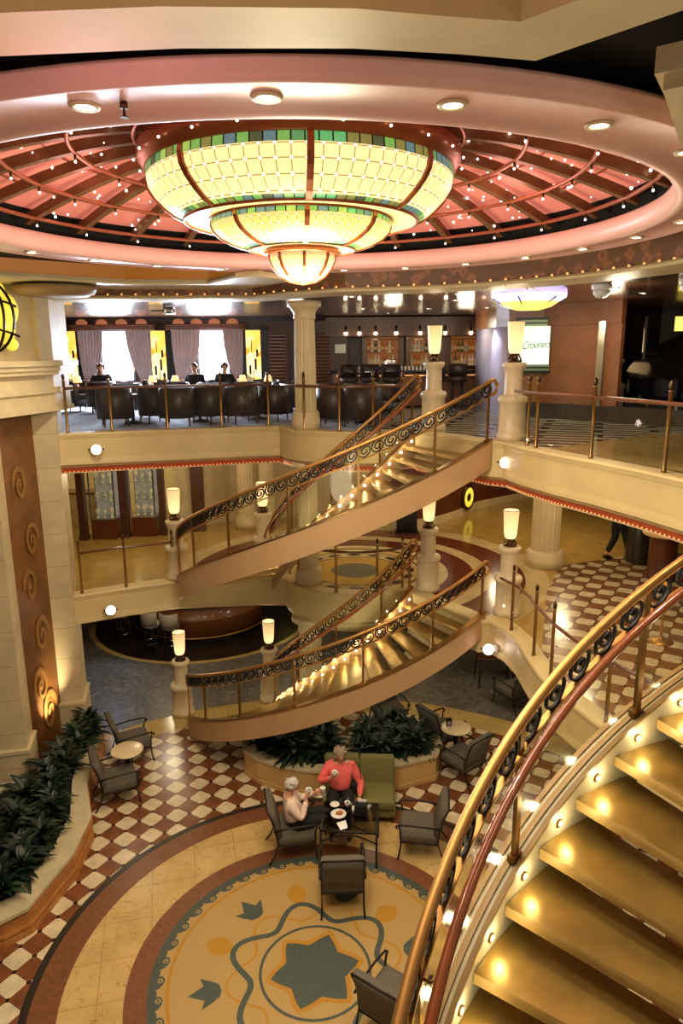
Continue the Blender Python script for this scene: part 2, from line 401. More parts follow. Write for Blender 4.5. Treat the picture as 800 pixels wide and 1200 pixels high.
for k in range(nw):                                   # running wave scrolls
    a=2*PI*k/nw; da=2*PI/nw; P=[]
    def pp(t,r): return (MX+r*cos(a-da*t),MY+r*sin(a-da*t))
    fl.flat([pp(0,1.995),pp(.1,1.93),pp(.28,1.885),pp(.5,1.868),pp(.66,1.885),pp(.74,1.92),pp(.72,1.95),pp(.92,1.945),pp(1.04,1.965),pp(1.0,1.995)],.0036,ix['terrazzo_green'])
    c=pp(.5,1.925)
    fl.flat([(c[0]+.034*cos(2*PI*i/12),c[1]+.034*sin(2*PI*i/12)) for i in range(12)],.0040,ix['terrazzo_tan'])
    fl.flat([(c[0]+.018*cos(2*PI*i/10),c[1]+.018*sin(2*PI*i/10)) for i in range(10)],.0044,ix['terrazzo_green'])
T0=R(13.6)
def pol(r,t): return (MX+r*cos(t),MY+r*sin(t))
for k in range(6):                                    # leaves, pointing outwards
    t=T0+k*PI/3; e=t+PI/6
    g=[(1.52,0),(1.44,.07),(1.34,.115),(1.22,.09),(1.14,.03),(1.14,-.03),(1.22,-.09),(1.34,-.115),(1.44,-.07)]
    fl.flat([pol(r,e+d) for r,d in g],.0036,ix['terrazzo_gold'])
    tl=[(1.17,0),(1.20,.075),(1.29,.115),(1.44,.155),(1.385,.075),(1.58,0),(1.385,-.075),(1.44,-.155),(1.29,-.115),(1.20,-.075)]
    fl.flat([pol(r,t+d) for r,d in tl],.0038,ix['terrazzo_green'])
def band(fr,w,z,mat,n=240,a0=0,a1=2*PI):
    vs=[];P=[Vector((*pol(fr(a0+(a1-a0)*i/n),a0+(a1-a0)*i/n),0)) for i in range(n+1)]
    for i,p in enumerate(P):
        t=(P[min(i+1,n)]-P[max(i-1,0)]).normalized(); nn=Vector((-t.y,t.x,0)); vs+= [(p-nn*w/2)[:2]+(z,),(p+nn*w/2)[:2]+(z,)]
    fl.add(vs,[(2*i,2*i+1,2*i+3,2*i+2) for i in range(n)],ix[mat])
band(lambda t:.965+.15*cos(6*(t-T0)),.035,.0037,'terrazzo_gold')
band(lambda t:.965-.15*cos(6*(t-T0)),.075,.0039,'terrazzo_green')
disc(.71,.0041,'terrazzo_green',90,.672)
def starpts(r0,r1,z,mat):
    P=[]
    for k in range(6):
        t=T0+k*PI/3
        for s in range(8):
            u=s/8; rr=r0*(1-u)**2+2*r1*.92*u*(1-u)+r0*u*u if False else r1+(r0-r1)*abs(1-2*u)**1.35
            P.append(pol(rr,t+u*PI/3))
    fl.flat(P,z,ix[mat])
starpts(.645,.46,.0041,'terrazzo_gold'); starpts(.568,.39,.0045,'terrazzo_green')
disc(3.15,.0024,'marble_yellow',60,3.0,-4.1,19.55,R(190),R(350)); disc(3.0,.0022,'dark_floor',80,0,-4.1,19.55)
struct(fl,'floor',FM)

# ------------------------------------------------------------------ upper decks
bay=lambda a0,a1,r=1.53: arcpts(CFX,CFY,r,R(a0),R(a1),22)
E7=[(-5.6,12.62),(-5.05,12.86),(-4.0,13.22),(-2.6,13.62),(-1.62,13.92)]+bay(193,312)[0:]+[(1.36,12.86),(2.36,11.42),(2.62,11.22),(2.76,10.6),(3.0,9.9),(3.36,9.13),(3.66,8.35),(3.86,7.7),(4.05,6.9),(4.2,6.0)]
E6=[(-5.6,12.62),(-5.05,12.88),(-4.25,13.3),(-3.34,13.7),(-3.1,13.72),(-1.6,13.86)]+bay(200,312)+[(1.36,12.86),(2.36,11.42),(2.56,11.4),(2.74,11.0),(2.82,10.5),(2.82,9.9),(2.84,9.3),(2.95,8.7),(3.2,7.9),(3.6,7.1),(4.0,6.5),(4.2,6.0)]
OUT=[(10,6.0),(10,26),(-10,26),(-10,12.62)]
def flip(p): return p
s6=MB(); s6.prism(E6+OUT,Z6-.55,Z6-.002,0)
s6.flat([p for p in E6]+OUT,Z6,1)
s6.flat([(2.9,9.6),(3.0,8.7),(3.25,7.95),(3.65,7.15),(4.0,6.5),(9.9,6.2),(9.9,15.6),(6.6,15.35),(4.7,14.55),(3.95,12.9)],Z6+.003,2)
for k in range(16):                                     # dark oval insets around the bay
    a=2*PI*k/16; cx,cy=CFX+1.17*cos(a),CFY+1.17*sin(a)
    s6.flat([(cx+(.085*cos(t))*cos(a)-.15*sin(t)*sin(a),cy+.085*cos(t)*sin(a)+.15*sin(t)*cos(a)) for t in [2*PI*i/16 for i in range(16)]],Z6+.004,3)
struct(s6,'floor_middle_deck',['ceiling_plain','mid_rings','checker_mid','granite_black'])
s7=MB(); s7.prism(E7+OUT,Z7-.62,Z7-.002,0)
s7.flat(E7[:27]+[(.6,13.0),(.3,17.5),(.3,26),(-10,26),(-10,12.62)],Z7,1)
i0=len([p for p in E7 if p[0]<.6])
s7.flat([(.3,26),(.3,17.5),(.6,12.86)]+[p for p in E7[20:] if p[0]>.6]+[(10,6),(10,26)],Z7+.001,2)
s7.flat([(2.9,10.3),(3.1,9.8),(3.42,9.1),(3.72,8.35),(3.92,7.7),(4.1,6.9),(4.3,6.1),(9.9,6.1),(9.9,11.5),(5.4,12.2)],Z7+.003,3)
struct(s7,'floor_upper_deck',['ceiling_plain','carpet_blue','stripe_marble','marble_yellow'])
FP=[(-.25,-.02),(.03,-.02),(.045,-.05),(.035,-.08),(.032,-.1),(.02,-.13),(.02,-.48),(.025,-.52),(.03,-.55),(.032,-.6),(-.02,-.63),(-.25,-.63)]
def edge_trim(E,z,name,low=0,led=True):
    P=[(x,y,z+.032) for x,y in E]
    m=MB(); m.sweep(P,[(-u,v) for u,v in FP] if False else FP,smooth=False); struct(m,name,'fascia')
    if led:
        m=MB(); m.sweep([(x,y,z) for x,y in E],[(-.14,-.62),(-.03,-.62),(-.06,-.72),(-.16,-.72)],smooth=False)
        for i in range(len(E)-1):
            a=Vector((*E[i],0));b=Vector((*E[i+1],0)); d=(b-a); n=int(d.length/.07)
            rt=Vector((d.y,-d.x,0)).normalized()
            for k in range(n):
                p=a+d*(k+.5)/n-rt*(.05); m.box((p.x,p.y,z-.705),(.013,.013,.013),math.atan2(d.y,d.x),1)
        m.sweep([(x,y,z) for x,y in E],[(-.16,-.72),(-.05,-.72),(-.05,-.735),(-.16,-.735)],mi=2,smooth=False)
        struct(m,name+'_light_strip',['led_red','led_dot','cream_stone'])
edge_trim(E7,Z7,'trim_1'); edge_trim(E6,Z6,'trim_2',led=False)
m=MB(); m.lathe([(1.50,Z6-.6),(1.46,Z6-.72),(1.3,Z6-.86),(1.0,Z6-.96),(.3,Z6-1.02)],(CFX,CFY,0),64); struct(m,'ceiling_bay','fascia')

# ------------------------------------------------------------------ columns of the far bay and right side
def column(x,y,z0,z1,r=.19,name='column'):
    m=MB(); h=z1-z0
    m.box((0,0,.09),(r*2.5,r*2.5,.18)) if False else m.lathe([(r*1.36,0),(r*1.36,.2),(r*1.28,.24),(r*1.3,.3),(r*1.12,.36)],(0,0,0),28)
    m.lathe([(r,.34),(r*1.0,h*.5),(r*.93,h-.3)],(0,0,0),40,flute=.06,smooth=False)
    m.lathe([(r*.95,h-.32),(r*1.05,h-.3),(r*1.0,h-.26),(r*1.02,h-.2),(r*1.3,h-.12),(r*1.55,h-.09),(r*1.55,h)],(0,0,0),28)
    o=struct(m,name,'cream_stone'); o.location=(x,y,z0); return o
column(-.66,13.45,Z7,8.52,.2); column(-.66,13.52,Z6,Z7-.62,.2); column(4.38,14.63,Z6,Z7-.62,.3); column(-2.51,18.16,Z6,Z7-.62,.22); column(-2.0,18.35,Z6,Z7-.62,.22)
column(-.66,13.55,0,Z6-.7,.24); column(1.9,16.2,0,Z6-.5,.3)

# ------------------------------------------------------------------ left wall with pilasters and decorated panel
U=Vector((cos(YAW),sin(YAW),0)); V=Vector((-sin(YAW),cos(YAW),0))
def ubox(m,p,du,dv,z0,z1,mi=0,bev=0):
    c=Vector(p)+U*du/2+V*dv/2; m.box((c.x,c.y,(z0+z1)/2),(abs(du),abs(dv),z1-z0),YAW,mi,bev)
m=MB(); FPp=(-5.12,12.72,0)
ubox(m,FPp,-.42,.75,.95,6.95); ubox(m,FPp,-.5,-.0+.6,6.95,8.9,0)
ubox(m,(FPp[0]+.06,FPp[1]-.05,0),-.5,.85,0,.9); ubox(m,(FPp[0]+.08,FPp[1]-.07,0),-.52,.88,.9,.96)
struct(m,'wall_left','stone_block')
m=MB(); NP=(-5.47,11.0,0)
ubox(m,NP,-.5,.55,.95,6.9); ubox(m,(NP[0]+.06,NP[1]-.05,0),-.6,.66,0,.9); ubox(m,(NP[0]+.08,NP[1]-.07,0),-.62,.7,.9,.96)
ubox(m,(NP[0]-.95,NP[1]-.25,0),-.5,.5,.0,6.9)
struct(m,'wall_left_pilaster','stone_block')
m=MB(); m.prism([(-5.66,11.3),(-5.48,12.95),(-5.6,12.97),(-5.8,11.3)],0,6.7); struct(m,'wall_left_panel','panel_brown')
m=MB(); m.prism([(-6.0,8.0),(-6.0,11.0),(-6.1,11.0),(-6.1,8.0)],0,6.7); struct(m,'wall_left_recess','wood_dark')
PW=[(-5.02,13.4),(-5.04,12.72),(-5.42,10.9),(-5.75,9.0)]
m=MB(); m.sweep([(x,y,0) for x,y in PW],[(.1,6.62),(1.2,6.62),(1.2,8.9),(.1,8.9)],smooth=False)
m.sweep([(x,y,0) for x,y in ((-5.02,13.4),(-5.04,12.72),(-5.12,12.35))],[(.02,7.5),(.2,7.5),(.2,8.9),(.02,8.9)],smooth=False)
struct(m,'wall_left_upper','cream_stone')
m=MB()
for u,z0,z1 in ((.0,6.62,6.70),(.05,6.70,6.94),(.0,6.94,7.04),(-.06,7.26,7.33),(-.1,7.33,7.41),(-.15,7.41,7.5)): m.sweep([(x,y,0) for x,y in PW],[(u,z0),(.6,z0),(.6,z1),(u,z1)],smooth=False)
m.sweep([(x,y,0) for x,y in PW],[(.06,7.0),(.6,7.0),(.6,7.3),(.06,7.3)],smooth=False)
struct(m,'trim_3','cream_stone')
for zz,s_,fl_,lab in ((1.0,1.15,1,'lowest and brightest'),(1.62,1.0,-1,'second from the bottom'),(2.55,1.0,1,'third from the bottom'),(3.55,.9,-1,'fourth from the bottom'),(4.35,.9,1,'second from the top'),(5.4,.9,-1,'topmost')):   # carved scrolls on the panel
    m=MB(); d=Vector((.18,1.65,0)).normalized(); nn=Vector((d.y,-d.x,0)); c=Vector((-5.575,12.1,0))+nn*.012+d*(.1*fl_); vs=[]; K=44
    for i in range(K+1):
        t=i/K*9.2; rr=.30*s_*(1-i/K*.86); w=.045*s_*(1-i/K*.55)
        for q in (-1,1):
            p=c+d*((rr+q*w)*cos(t)*fl_*.75)+Vector((0,0,zz+(rr+q*w)*sin(t)*1.25)); vs+=[p,p+nn*.02]
    fs=[]
    for i in range(K): o_=4*i; fs+=[(o_+1,o_+3,o_+7,o_+5),(o_,o_+1,o_+5,o_+4),(o_+3,o_+2,o_+6,o_+7)]
    m.add(vs,fs); m.ball(c+Vector((0,0,zz)),.05*s_,10,0,(.3,1,1.2))
    tag(m.build('scroll_ornament','panel_gold'),'pale gilt scroll on the tall brown wall panel behind the plants, '+lab,'wall ornament','scrolls on the brown panel')

# ------------------------------------------------------------------ back walls, shops, ceiling under decks
m=MB(); m.box((0,21.8,1.5),(20,.2,3.0)); struct(m,'wall_back','wood_dark')
m=MB(); m.box((-8.2,17,1.5),(.2,10,3)); m.box((6.6,18,1.5),(.2,14,3)); struct(m,'wall_side','wood_dark')
W6=[(1.2,17.95),(2.3,18.35),(3.0,19.1),(3.9,20.4),(5.9,22.0),(9.8,23.5)]
m=MB(); m.sweep([(x,y,Z6) for x,y in W6],[(0,.22),(.15,.22),(.15,2.5),(0,2.5)],smooth=False); struct(m,'wall_far_middle_deck','wood_red')
m=MB(); m.sweep([(x,y,Z6) for x,y in W6],[(-.04,0),(.15,0),(.15,.22),(-.04,.22)],smooth=False); struct(m,'baseboard_far','cream_stone')
W6b=[(-4.4,18.3),(-3.3,18.9),(-2.6,19.2),(-1.2,19.4),(1.3,18.2)]
m=MB(); m.sweep([(x,y,Z6) for x,y in W6b],[(0,0),(.12,0),(.12,2.5),(0,2.5)],smooth=False); struct(m,'wall_beige_middle_deck','cream_stone')
m=MB(); m.box((-6.5,20.3,Z6+1.25),(5,.1,2.5)); m.box((-8,18.6,Z6+1.25),(.1,4,2.5)); m.box((-4.35,19.2,Z6+1.25),(.1,2,2.5)); struct(m,'wall_shop','shop_wall')
m=MB(); m.box((9.9,15,4.5),(.1,20,9)); m.box((0,25.9,4.5),(20,.1,9)); m.box((-9.9,15,4.5),(.1,24,9)); struct(m,'wall_outer','wood_dark')
# upper deck: window wall, bar wall, copper wall
m=MB()
wx=[(-6.62,-5.72),(-3.95,-3.05)]; YW=20.0
xs=[-9.8,-6.62,-5.72,-3.95,-3.05,-.2]
for a,b in ((-9.8,-6.62),(-5.72,-3.95),(-3.05,.2)): m.box(((a+b)/2,YW+.05,7.3),(b-a,.1,2.3))
for a,b in wx: m.box(((a+b)/2,YW+.05,6.5),(b-a,.1,.72)); m.box(((a+b)/2,YW+.05,8.36),(b-a,.1,.3))
struct(m,'wall_window_side','wood_dark')
for i,(a,b) in enumerate(wx):
    m=MB(); m.box(((a+b)/2,YW+.12,7.53),(b-a,.02,1.4)); o=struct(m,'window_%d'%(i+1),'daylight')
    m=MB(); m.box((a+.02,YW+.02,7.53),(.05,.08,1.4)); m.box((b-.02,YW+.02,7.53),(.05,.08,1.4)); m.box(((a+b)/2,YW+.02,6.86),(b-a,.08,.05)); m.build('window_frame','chrome',o)
m=MB(); m.box((2.2,21.2,7.3),(4.4,.1,2.4)); struct(m,'wall_bar','wood_dark')
m=MB(); m.box((1.9,20.3,8.28),(4.6,1.0,.5)); struct(m,'trim_4','wood_dark')
WC=[(3.55,18.4),(3.62,16.3),(3.76,16.02),(4.5,15.86),(5.35,14.75),(5.62,14.35)]
m=MB(); m.sweep([(x,y,Z7) for x,y in WC[2:]],[(0,0),(.1,0),(.1,1.95),(0,1.95)],smooth=False); struct(m,'wall_copper','wood_copper')
m=MB(); m.sweep([(x,y,Z7) for x,y in WC[:3]],[(0,0),(.1,0),(.1,1.95),(0,1.95)],smooth=True); struct(m,'wall_pale_corner','lavender_lit_wall')
m=MB(); m.sweep([(x-.02,y-.02,Z7) for x,y in WC],[(-.02,1.95),(.12,1.95),(.12,2.4),(-.02,2.4)],smooth=False); struct(m,'trim_5','wood_copper')
m=MB(); m.sweep([(x,y,Z7) for x,y in ((3.7,15.95),(4.25,15.65),(5.25,14.6),(5.6,14.2),(6.4,13.45),(8.5,12.3))],[(-.12,0),(.1,0),(.1,.32),(-.12,.32)],smooth=False); struct(m,'baseboard_dark','granite_black')
m=MB(); m.box((5.28,14.62,Z7+1.0),(.14,.1,2.0),-.8); struct(m,'trim_6','chrome')
m=MB(); m.sweep([(x,y,Z7) for x,y in ((6.2,16.0),(7.4,17.0),(9.6,17.6))],[(0,0),(.1,0),(.1,2.4),(0,2.4)],smooth=False); struct(m,'wall_mirror','mirror')
from mathutils.geometry import tessellate_polygon
def holed(mb,outer,hole,z,mi=0):
    pts=[Vector((*p,0)) for p in outer],[Vector((*p,0)) for p in hole]
    tri=tessellate_polygon([list(pts[0]),list(pts[1])]); al=pts[0]+pts[1]
    mb.add([(p.x,p.y,z) for p in al],[t[::-1] for t in tri],mi)
Marc=lambda r,a0,a1,n: arcpts(MX,MY,r,R(a0),R(a1),n)
HOLE=[(-5.4,12.9),(-1.55,13.1),(-.8,12.35)]+Marc(4.4,84,0,26)+[(4.06,6.4),(4.2,4.0),(4.4,-1.5),(-5.8,-1.5)]
m=MB(); holed(m,[(-10,-2.5),(10,-2.5),(10,26),(-10,26)],HOLE,8.56); struct(m,'ceiling','ceiling_wood')
m=MB(); holed(m,[(-10,-2.5),(10,-2.5),(10,14),(-10,14)],Marc(3.6,0,352,44),8.985); struct(m,'ceiling_void','black_void')
# patterned frieze, cove lamps, soffit lip
FPATH=HOLE[:29]
m=MB(); m.sweep([(x,y,8.56) for x,y in FPATH],[(0,0.03),(.0,.42),(-.03,.42),(-.03,.03)],smooth=False)
struct(m,'trim_7','frieze')
m=MB(); m.sweep([(x,y,8.56) for x,y in FPATH],[(.16,-.02),(.2,.01),(.16,.04),(.0,.04),(-.5,-.004),(-.5,-.03),(.0,-.03)],smooth=False)
struct(m,'trim_8','cream_stone')
cb=None
for i in range(len(FPATH)-1):                            # amber cove bulbs at the foot of the frieze
    a=Vector((*FPATH[i],0));b=Vector((*FPATH[i+1],0)); d=b-a; n=max(1,round(d.length/.24)); rt=Vector((d.y,-d.x,0)).normalized()
    for k in range(n):
        p=a+d*(k+.5)/n+rt*.07; p.z=8.62
        if cb is None:
            m=MB(); m.ball((0,0,0),.018,8); cb=tag(m.build('cove_bulb','led_dot'),'tiny amber cove bulb glowing at the foot of the patterned ceiling frieze','light','cove bulbs along the frieze')
        else: cb=cb.copy(); COL.objects.link(cb)
        cb.location=p
OCT=[(-5.4,10.4),(-4.5,11.2),(-3.5,12.02),(-2.14,12.12),(-1.5,11.1),(-1.15,10.9)]
m=MB(); m.sweep([(x,y,8.7) for x,y in OCT],[(.0,.08),(.03,.3),(-.05,.3),(-.05,.08)],smooth=False); struct(m,'trim_9','ceiling_gold_glow')
m=MB(); m.sweep([(x,y,8.7) for x,y in OCT],[(.06,.0),(.08,.03),(.06,.08),(-.9,.08),(-.9,.0)],smooth=False); struct(m,'trim_10','cream_stone')
# near ceiling piece above the viewer: cream border with a gold coffer
NB=[(-6,2.45),(-1.09,2.52),(-.5,2.47),(.05,2.48),(.4,2.53),(.63,2.58),(1.0,2.2),(2.2,.9),(2.3,-1.4),(-6,-1.4)]
NI=[(-6,2.2),(-1.09,2.28),(-.5,2.24),(.05,2.26),(.3,2.31),(.54,2.35),(.8,2.08),(2.0,.75),(2.1,-1.4),(-6,-1.4)]
m=MB(); n=len(NB)-2
vs=[(x,y,8.55) for x,y in NB[:n+1]]+[(x,y,8.55) for x,y in NI[:n+1]]+[(x,y,8.98) for x,y in NB[:n+1]]+[(x,y,8.68) for x,y in NI[:n+1]]; k=n+1
fs=[]
for i in range(n): fs+=[(i,i+1,k+i+1,k+i),(i,2*k+i,2*k+i+1,i+1),(k+i,k+i+1,3*k+i+1,3*k+i)]
m.add(vs,fs,0); m.sweep([(x,y,8.55) for x,y in NB[:n+1]],[(0,0),(-.05,0.0),(-.05,.05),(0,.05)],smooth=False)
struct(m,'ceiling_near_border','cream_stone')
m=MB(); m.flat(NI,8.66); m.v=m.v; struct(m,'ceiling_near_coffer','ceiling_gold_glow')
m=MB(); 
for d,z0,z1 in ((0,8.64,8.7),(-.04,8.7,8.8)): m.prism([(1.33+d,3.2),(1.75,2.9+d),(2.7,2.9+d),(2.7,4.2),(1.78,4.0)],z0,z1)
struct(m,'trim_11','cream_stone')
# ring of the dome
RP=[(3.37,8.99),(3.33,8.96),(3.315,8.9),(3.325,8.83),(3.36,8.79),(3.42,8.775),(3.48,8.79),(3.5,8.805),(3.84,8.8),(3.87,8.785),(3.9,8.79),(3.91,8.81),(3.94,8.815),(3.945,8.84),(3.965,8.845),(3.97,8.87),(3.5,8.9),(3.5,8.99)]
m=MB(); m.lathe(RP,(MX,MY,0),144); m.f=[f for f in m.f if len(f)<100]; m.m=m.m[:len(m.f)]; m.sm=m.sm[:len(m.f)]; struct(m,'trim_12','pink_lit_ring')
G='recessed downlights round the dome ring'
d0=thing('downlight','round recessed downlight glowing in the pink-lit ring below the dome','light',group=G)
m=MB(); m.lathe([(.052,-.012),(.075,-.012),(.08,0),(.05,0)],n=20); m.f=m.f[:-2]; m.m=m.m[:-2]; m.sm=m.sm[:-2]; m.build('bezel','cream_stone',d0)
m=MB(); m.lathe([(.0001,-.006),(.052,-.006)],n=16); m.build('lamp','lamp_hot',d0)
for k in range(25):
    a=R(-104+14.4*k); p=(MX+3.66*cos(a),MY+3.66*sin(a),8.8)
    if k==0: d0.location=p
    else: dup(d0,p)
for nm,x,y,lab in (('sprinkler_head',-1.05,3.80,'small brown sprinkler head hanging from the pink-lit dome ring'),):
    m=MB(); m.cyl((0,0,0),(0,0,-.03),.02); m.lathe([(.004,-.03),(.008,-.06),(.022,-.065),(.022,-.07)],n=12); tag(m.build(nm,'bronze'),lab,'sprinkler').location=(x,y,8.8)
# dome of ribs and pink panels
def zd(r): return 9.64-.5*max(0,(r-1.25)/2.15)**1.6
dome=thing('dome_skylight','shallow round dome of bronze ribs over pink-lit fabric panels with star lights','dome',(MX,MY,8.99))
def dl(p): return (p[0],p[1],p[2]-8.99)
m=MB(); m.lathe([(3.62,-.005),(3.6,.2),(3.42,zd(3.42)+.1-8.99),(3.3,zd(3.3)+.1-8.99),(2.8,zd(2.8)+.1-8.99),(2.2,zd(2.2)+.1-8.99),(1.6,zd(1.6)+.1-8.99),(1.0,zd(1.25)+.12-8.99),(.02,.7)],n=96,mi=0)
mm=[]; m.f=m.f[:-2]; m.sm=m.sm[:-2]; m.m=[1 if i<192 else 0 for i in range(len(m.f))]
m.build('panel',['dome_panel','black_void'],dome)
NR=28; r0=None
for k in range(NR):
    a=2*PI*(k+.4)/NR; P=[]
    for i in range(13):
        r=3.42-(3.42-1.3)*i/12; P.append((r,0,zd(r)-8.99-.02))
    if r0 is None:
        m=MB(); m.sweep(P,[(-.022,-.05),(.022,-.05),(.022,.05),(-.022,.05)],smooth=False); m.sweep(P,[(-.04,-.06),(.04,-.06),(.04,-.048),(-.04,-.048)],smooth=False); r0=m.build('rib','dome_rib',dome)
    else: r0=r0.copy(); COL.objects.link(r0); r0.parent=dome
    r0.rotation_euler=(0,0,a)
for r in (3.28,2.72,2.12,1.55):
    m=MB(); m.tube([(r*cos(2*PI*i/96),r*sin(2*PI*i/96),zd(r)-8.99-.075) for i in range(96)],.022,6,True); m.build('ring_tube','dome_tube',dome)
m=MB()
for r in (3.0,2.42,1.85): m.tube([(r*cos(2*PI*i/96),r*sin(2*PI*i/96),zd(r)-8.99+.07) for i in range(96)],.012,5,True)
m.build('panel_seam','dome_tube',dome)
bl=None
for r in (3.28,2.72,2.12):
    for k in range(0,NR):
        if r<2.5 and k%2: continue
        a=2*PI*(k+.4)/NR
        if bl is None:
            m=MB(); m.cyl((0,0,0),(0,0,-.05),.014,6,1); m.ball((0,0,-.062),.013,8,0); bl=m.build('hanging_bulb',['star','bronze'],dome)
        else: bl=bl.copy(); COL.objects.link(bl); bl.parent=dome
        bl.location=(r*cos(a),r*sin(a),zd(r)-8.99-.09)
m=MB(); rng=random.Random(3)
for k in range(420):
    r=math.sqrt(rng.uniform(1.45**2,3.3**2)); a=rng.uniform(0,2*PI); m.ball((r*cos(a),r*sin(a),zd(r)+.05-8.99-rng.uniform(0,.1)),rng.choice((.008,.010,.012,.016)),4)
tag(m.build('star_light','star',dome),kind='stuff')
# ------------------------------------------------------------------ chandelier
def tiff(name,nu,nv,z0,warm,es):
    m,nt,b=nodes(name); b.inputs['Roughness'].default_value=.3
    tc=N(nt,'ShaderNodeTexCoord'); s=N(nt,'ShaderNodeSeparateXYZ'); L(nt,tc.outputs['Object'],s.inputs[0])
    u=math_(nt,'MULTIPLY',math_(nt,'ARCTAN2',s.outputs['Y'],s.outputs['X']),nu/(2*PI)); v=math_(nt,'MULTIPLY',math_(nt,'SUBTRACT',s.outputs['Z'],z0),nv)
    fu=math_(nt,'ABSOLUTE',math_(nt,'SUBTRACT',math_(nt,'FRACT',math_(nt,'ADD',u,100.5)),.5)); fv=math_(nt,'ABSOLUTE',math_(nt,'SUBTRACT',math_(nt,'FRACT',math_(nt,'ADD',v,100.5)),.5))
    line=math_(nt,'LESS_THAN',math_(nt,'MINIMUM',fu,fv),.03)
    dot=math_(nt,'LESS_THAN',math_(nt,'ADD',fu,fv),.17); ed=math_(nt,'LESS_THAN',math_(nt,'ABSOLUTE',math_(nt,'SUBTRACT',math_(nt,'ADD',fu,fv),.2)),.022)
    base=ramp(nt,noise(nt,tc.outputs['Object'],3.,3),[(.3,warm),(.7,(255,240,160))])
    c=mixc(nt,line,base,lin((120,84,24))); c=mixc(nt,dot,c,lin((255,252,236))); c=mixc(nt,ed,c,lin((150,110,40)))
    L(nt,c,b.inputs['Base Color']); L(nt,c,b.inputs['Emission Color']); b.inputs['Emission Strength'].default_value=es; MAT[name]=m
tiff('tiffany_big',72,10.,8.99,(255,240,168),.98); tiff('tiffany_mid',64,17.,8.72,(252,220,120),.8); tiff('tiffany_small',32,16.,8.4,(240,206,140),.7)
ch=thing('chandelier','huge three-tiered stained glass chandelier glowing yellow under the pink dome','chandelier',(MX,MY,0))
def tier(profile,glassmat,name,border_top,border_bot,nb):
    m=MB(); m.lathe(profile,n=96); m.f=m.f[:-2] if profile[-1][0]>1e-3 else m.f[:-1]; k=len(m.f); m.m=m.m[:k]; m.sm=m.sm[:k]; t=m.build(name,glassmat,ch)
    for (ra,za,rb,zb) in (border_top,border_bot):
        m=MB(); rng=random.Random(nb)
        for i in range(nb):
            a0,a1=2*PI*(i+.06)/nb,2*PI*(i+.94)/nb; q=1.006
            m.add([(ra*q*cos(a0),ra*q*sin(a0),za),(ra*q*cos(a1),ra*q*sin(a1),za),(rb*q*cos(a1),rb*q*sin(a1),zb),(rb*q*cos(a0),rb*q*sin(a0),zb)],[(0,1,2,3)],rng.randrange(7))
        m.lathe([(ra*1.003,za),(rb*1.003,zb)],n=96,mi=7); m.f=m.f[:-2]; m.m=m.m[:-2]; m.sm=m.sm[:-2]
        m.build('border_glass',['border_glass_%d'%i for i in range(7)]+['lead'],t)
    return t
big=[(1.45,9.28),(1.462,9.21),(1.45,9.13),(1.40,9.05),(1.31,8.96),(1.22,8.89),(1.13,8.845)]
mid=[(.875,8.86),(.88,8.81),(.86,8.76),(.80,8.70),(.70,8.645),(.6,8.61),(.52,8.592)]
sml=[(.325,8.555),(.32,8.5),(.285,8.42),(.22,8.345),(.13,8.295),(.001,8.275)]
tb=tier(big,'tiffany_big','upper_bowl',(1.45,9.28,1.46,9.2),(1.19,8.875,1.13,8.845),84)
tm=tier(mid,'tiffany_mid','middle_bowl',(.876,8.86,.88,8.8),(.585,8.606,.52,8.592),60)
m=MB(); m.lathe(sml,n=48); m.f=m.f[:-1]; m.m=m.m[:len(m.f)]; m.sm=m.sm[:len(m.f)]; ts=m.build('lower_bowl','tiffany_small',ch)
m=MB(); m.lathe([(1.13,8.845),(.87,8.862)],n=96); m.f=m.f[:-2]; m.m=m.m[:-2]; m.sm=m.sm[:-2]; m.lathe([(.52,8.592),(.36,8.6)],n=64); m.f=m.f[:-2]; m.m=m.m[:-2]; m.sm=m.sm[:-2]; m.build('underside_glass','tiffany_mid',ch)
m=MB()
m.lathe([(1.44,9.27),(1.49,9.28),(1.5,9.33),(1.53,9.35),(1.53,9.45),(1.44,9.47)],n=96); m.lathe([(1.0,9.46),(1.0,9.6),(.6,9.62)],n=48)
for r,z,t in ((1.13,8.845,.02),(.88,8.862,.022),(.52,8.592,.014)): m.tube([(r*cos(2*PI*i/80),r*sin(2*PI*i/80),z) for i in range(80)],t,6,True)
m.lathe([(.34,8.66),(.385,8.655),(.385,8.63),(.36,8.62),(.355,8.575),(.39,8.565),(.39,8.55),(.32,8.545)],n=48)
m.build('metal_rim','chand_metal',ch)
for prof,nr,w in ((big,8,.028),(mid,8,.022),(sml,8,.014)):
    par={id(big):tb,id(mid):tm,id(sml):ts}[id(prof)]; rb=None
    for k in range(nr):
        if rb is None:
            m=MB(); m.sweep([(r*1.008,0,z) for r,z in prof],[(-w,-.012),(w,-.012),(w,.014),(-w,.014)],smooth=False,vert=False,rtv=(0,1,0)); rb=m.build('metal_strap','chand_metal',par)
        else: rb=rb.copy(); COL.objects.link(rb); rb.parent=par
        rb.rotation_euler=(0,0,2*PI*k/nr+R(-84))
bb=None
for k in range(24):
    if bb is None: m=MB(); m.ball((1.56,0,9.33),.012,8); bb=m.build('rim_bulb','star',ch)
    else: bb=bb.copy(); COL.objects.link(bb); bb.parent=ch
    bb.rotation_euler=(0,0,2*PI*k/24)
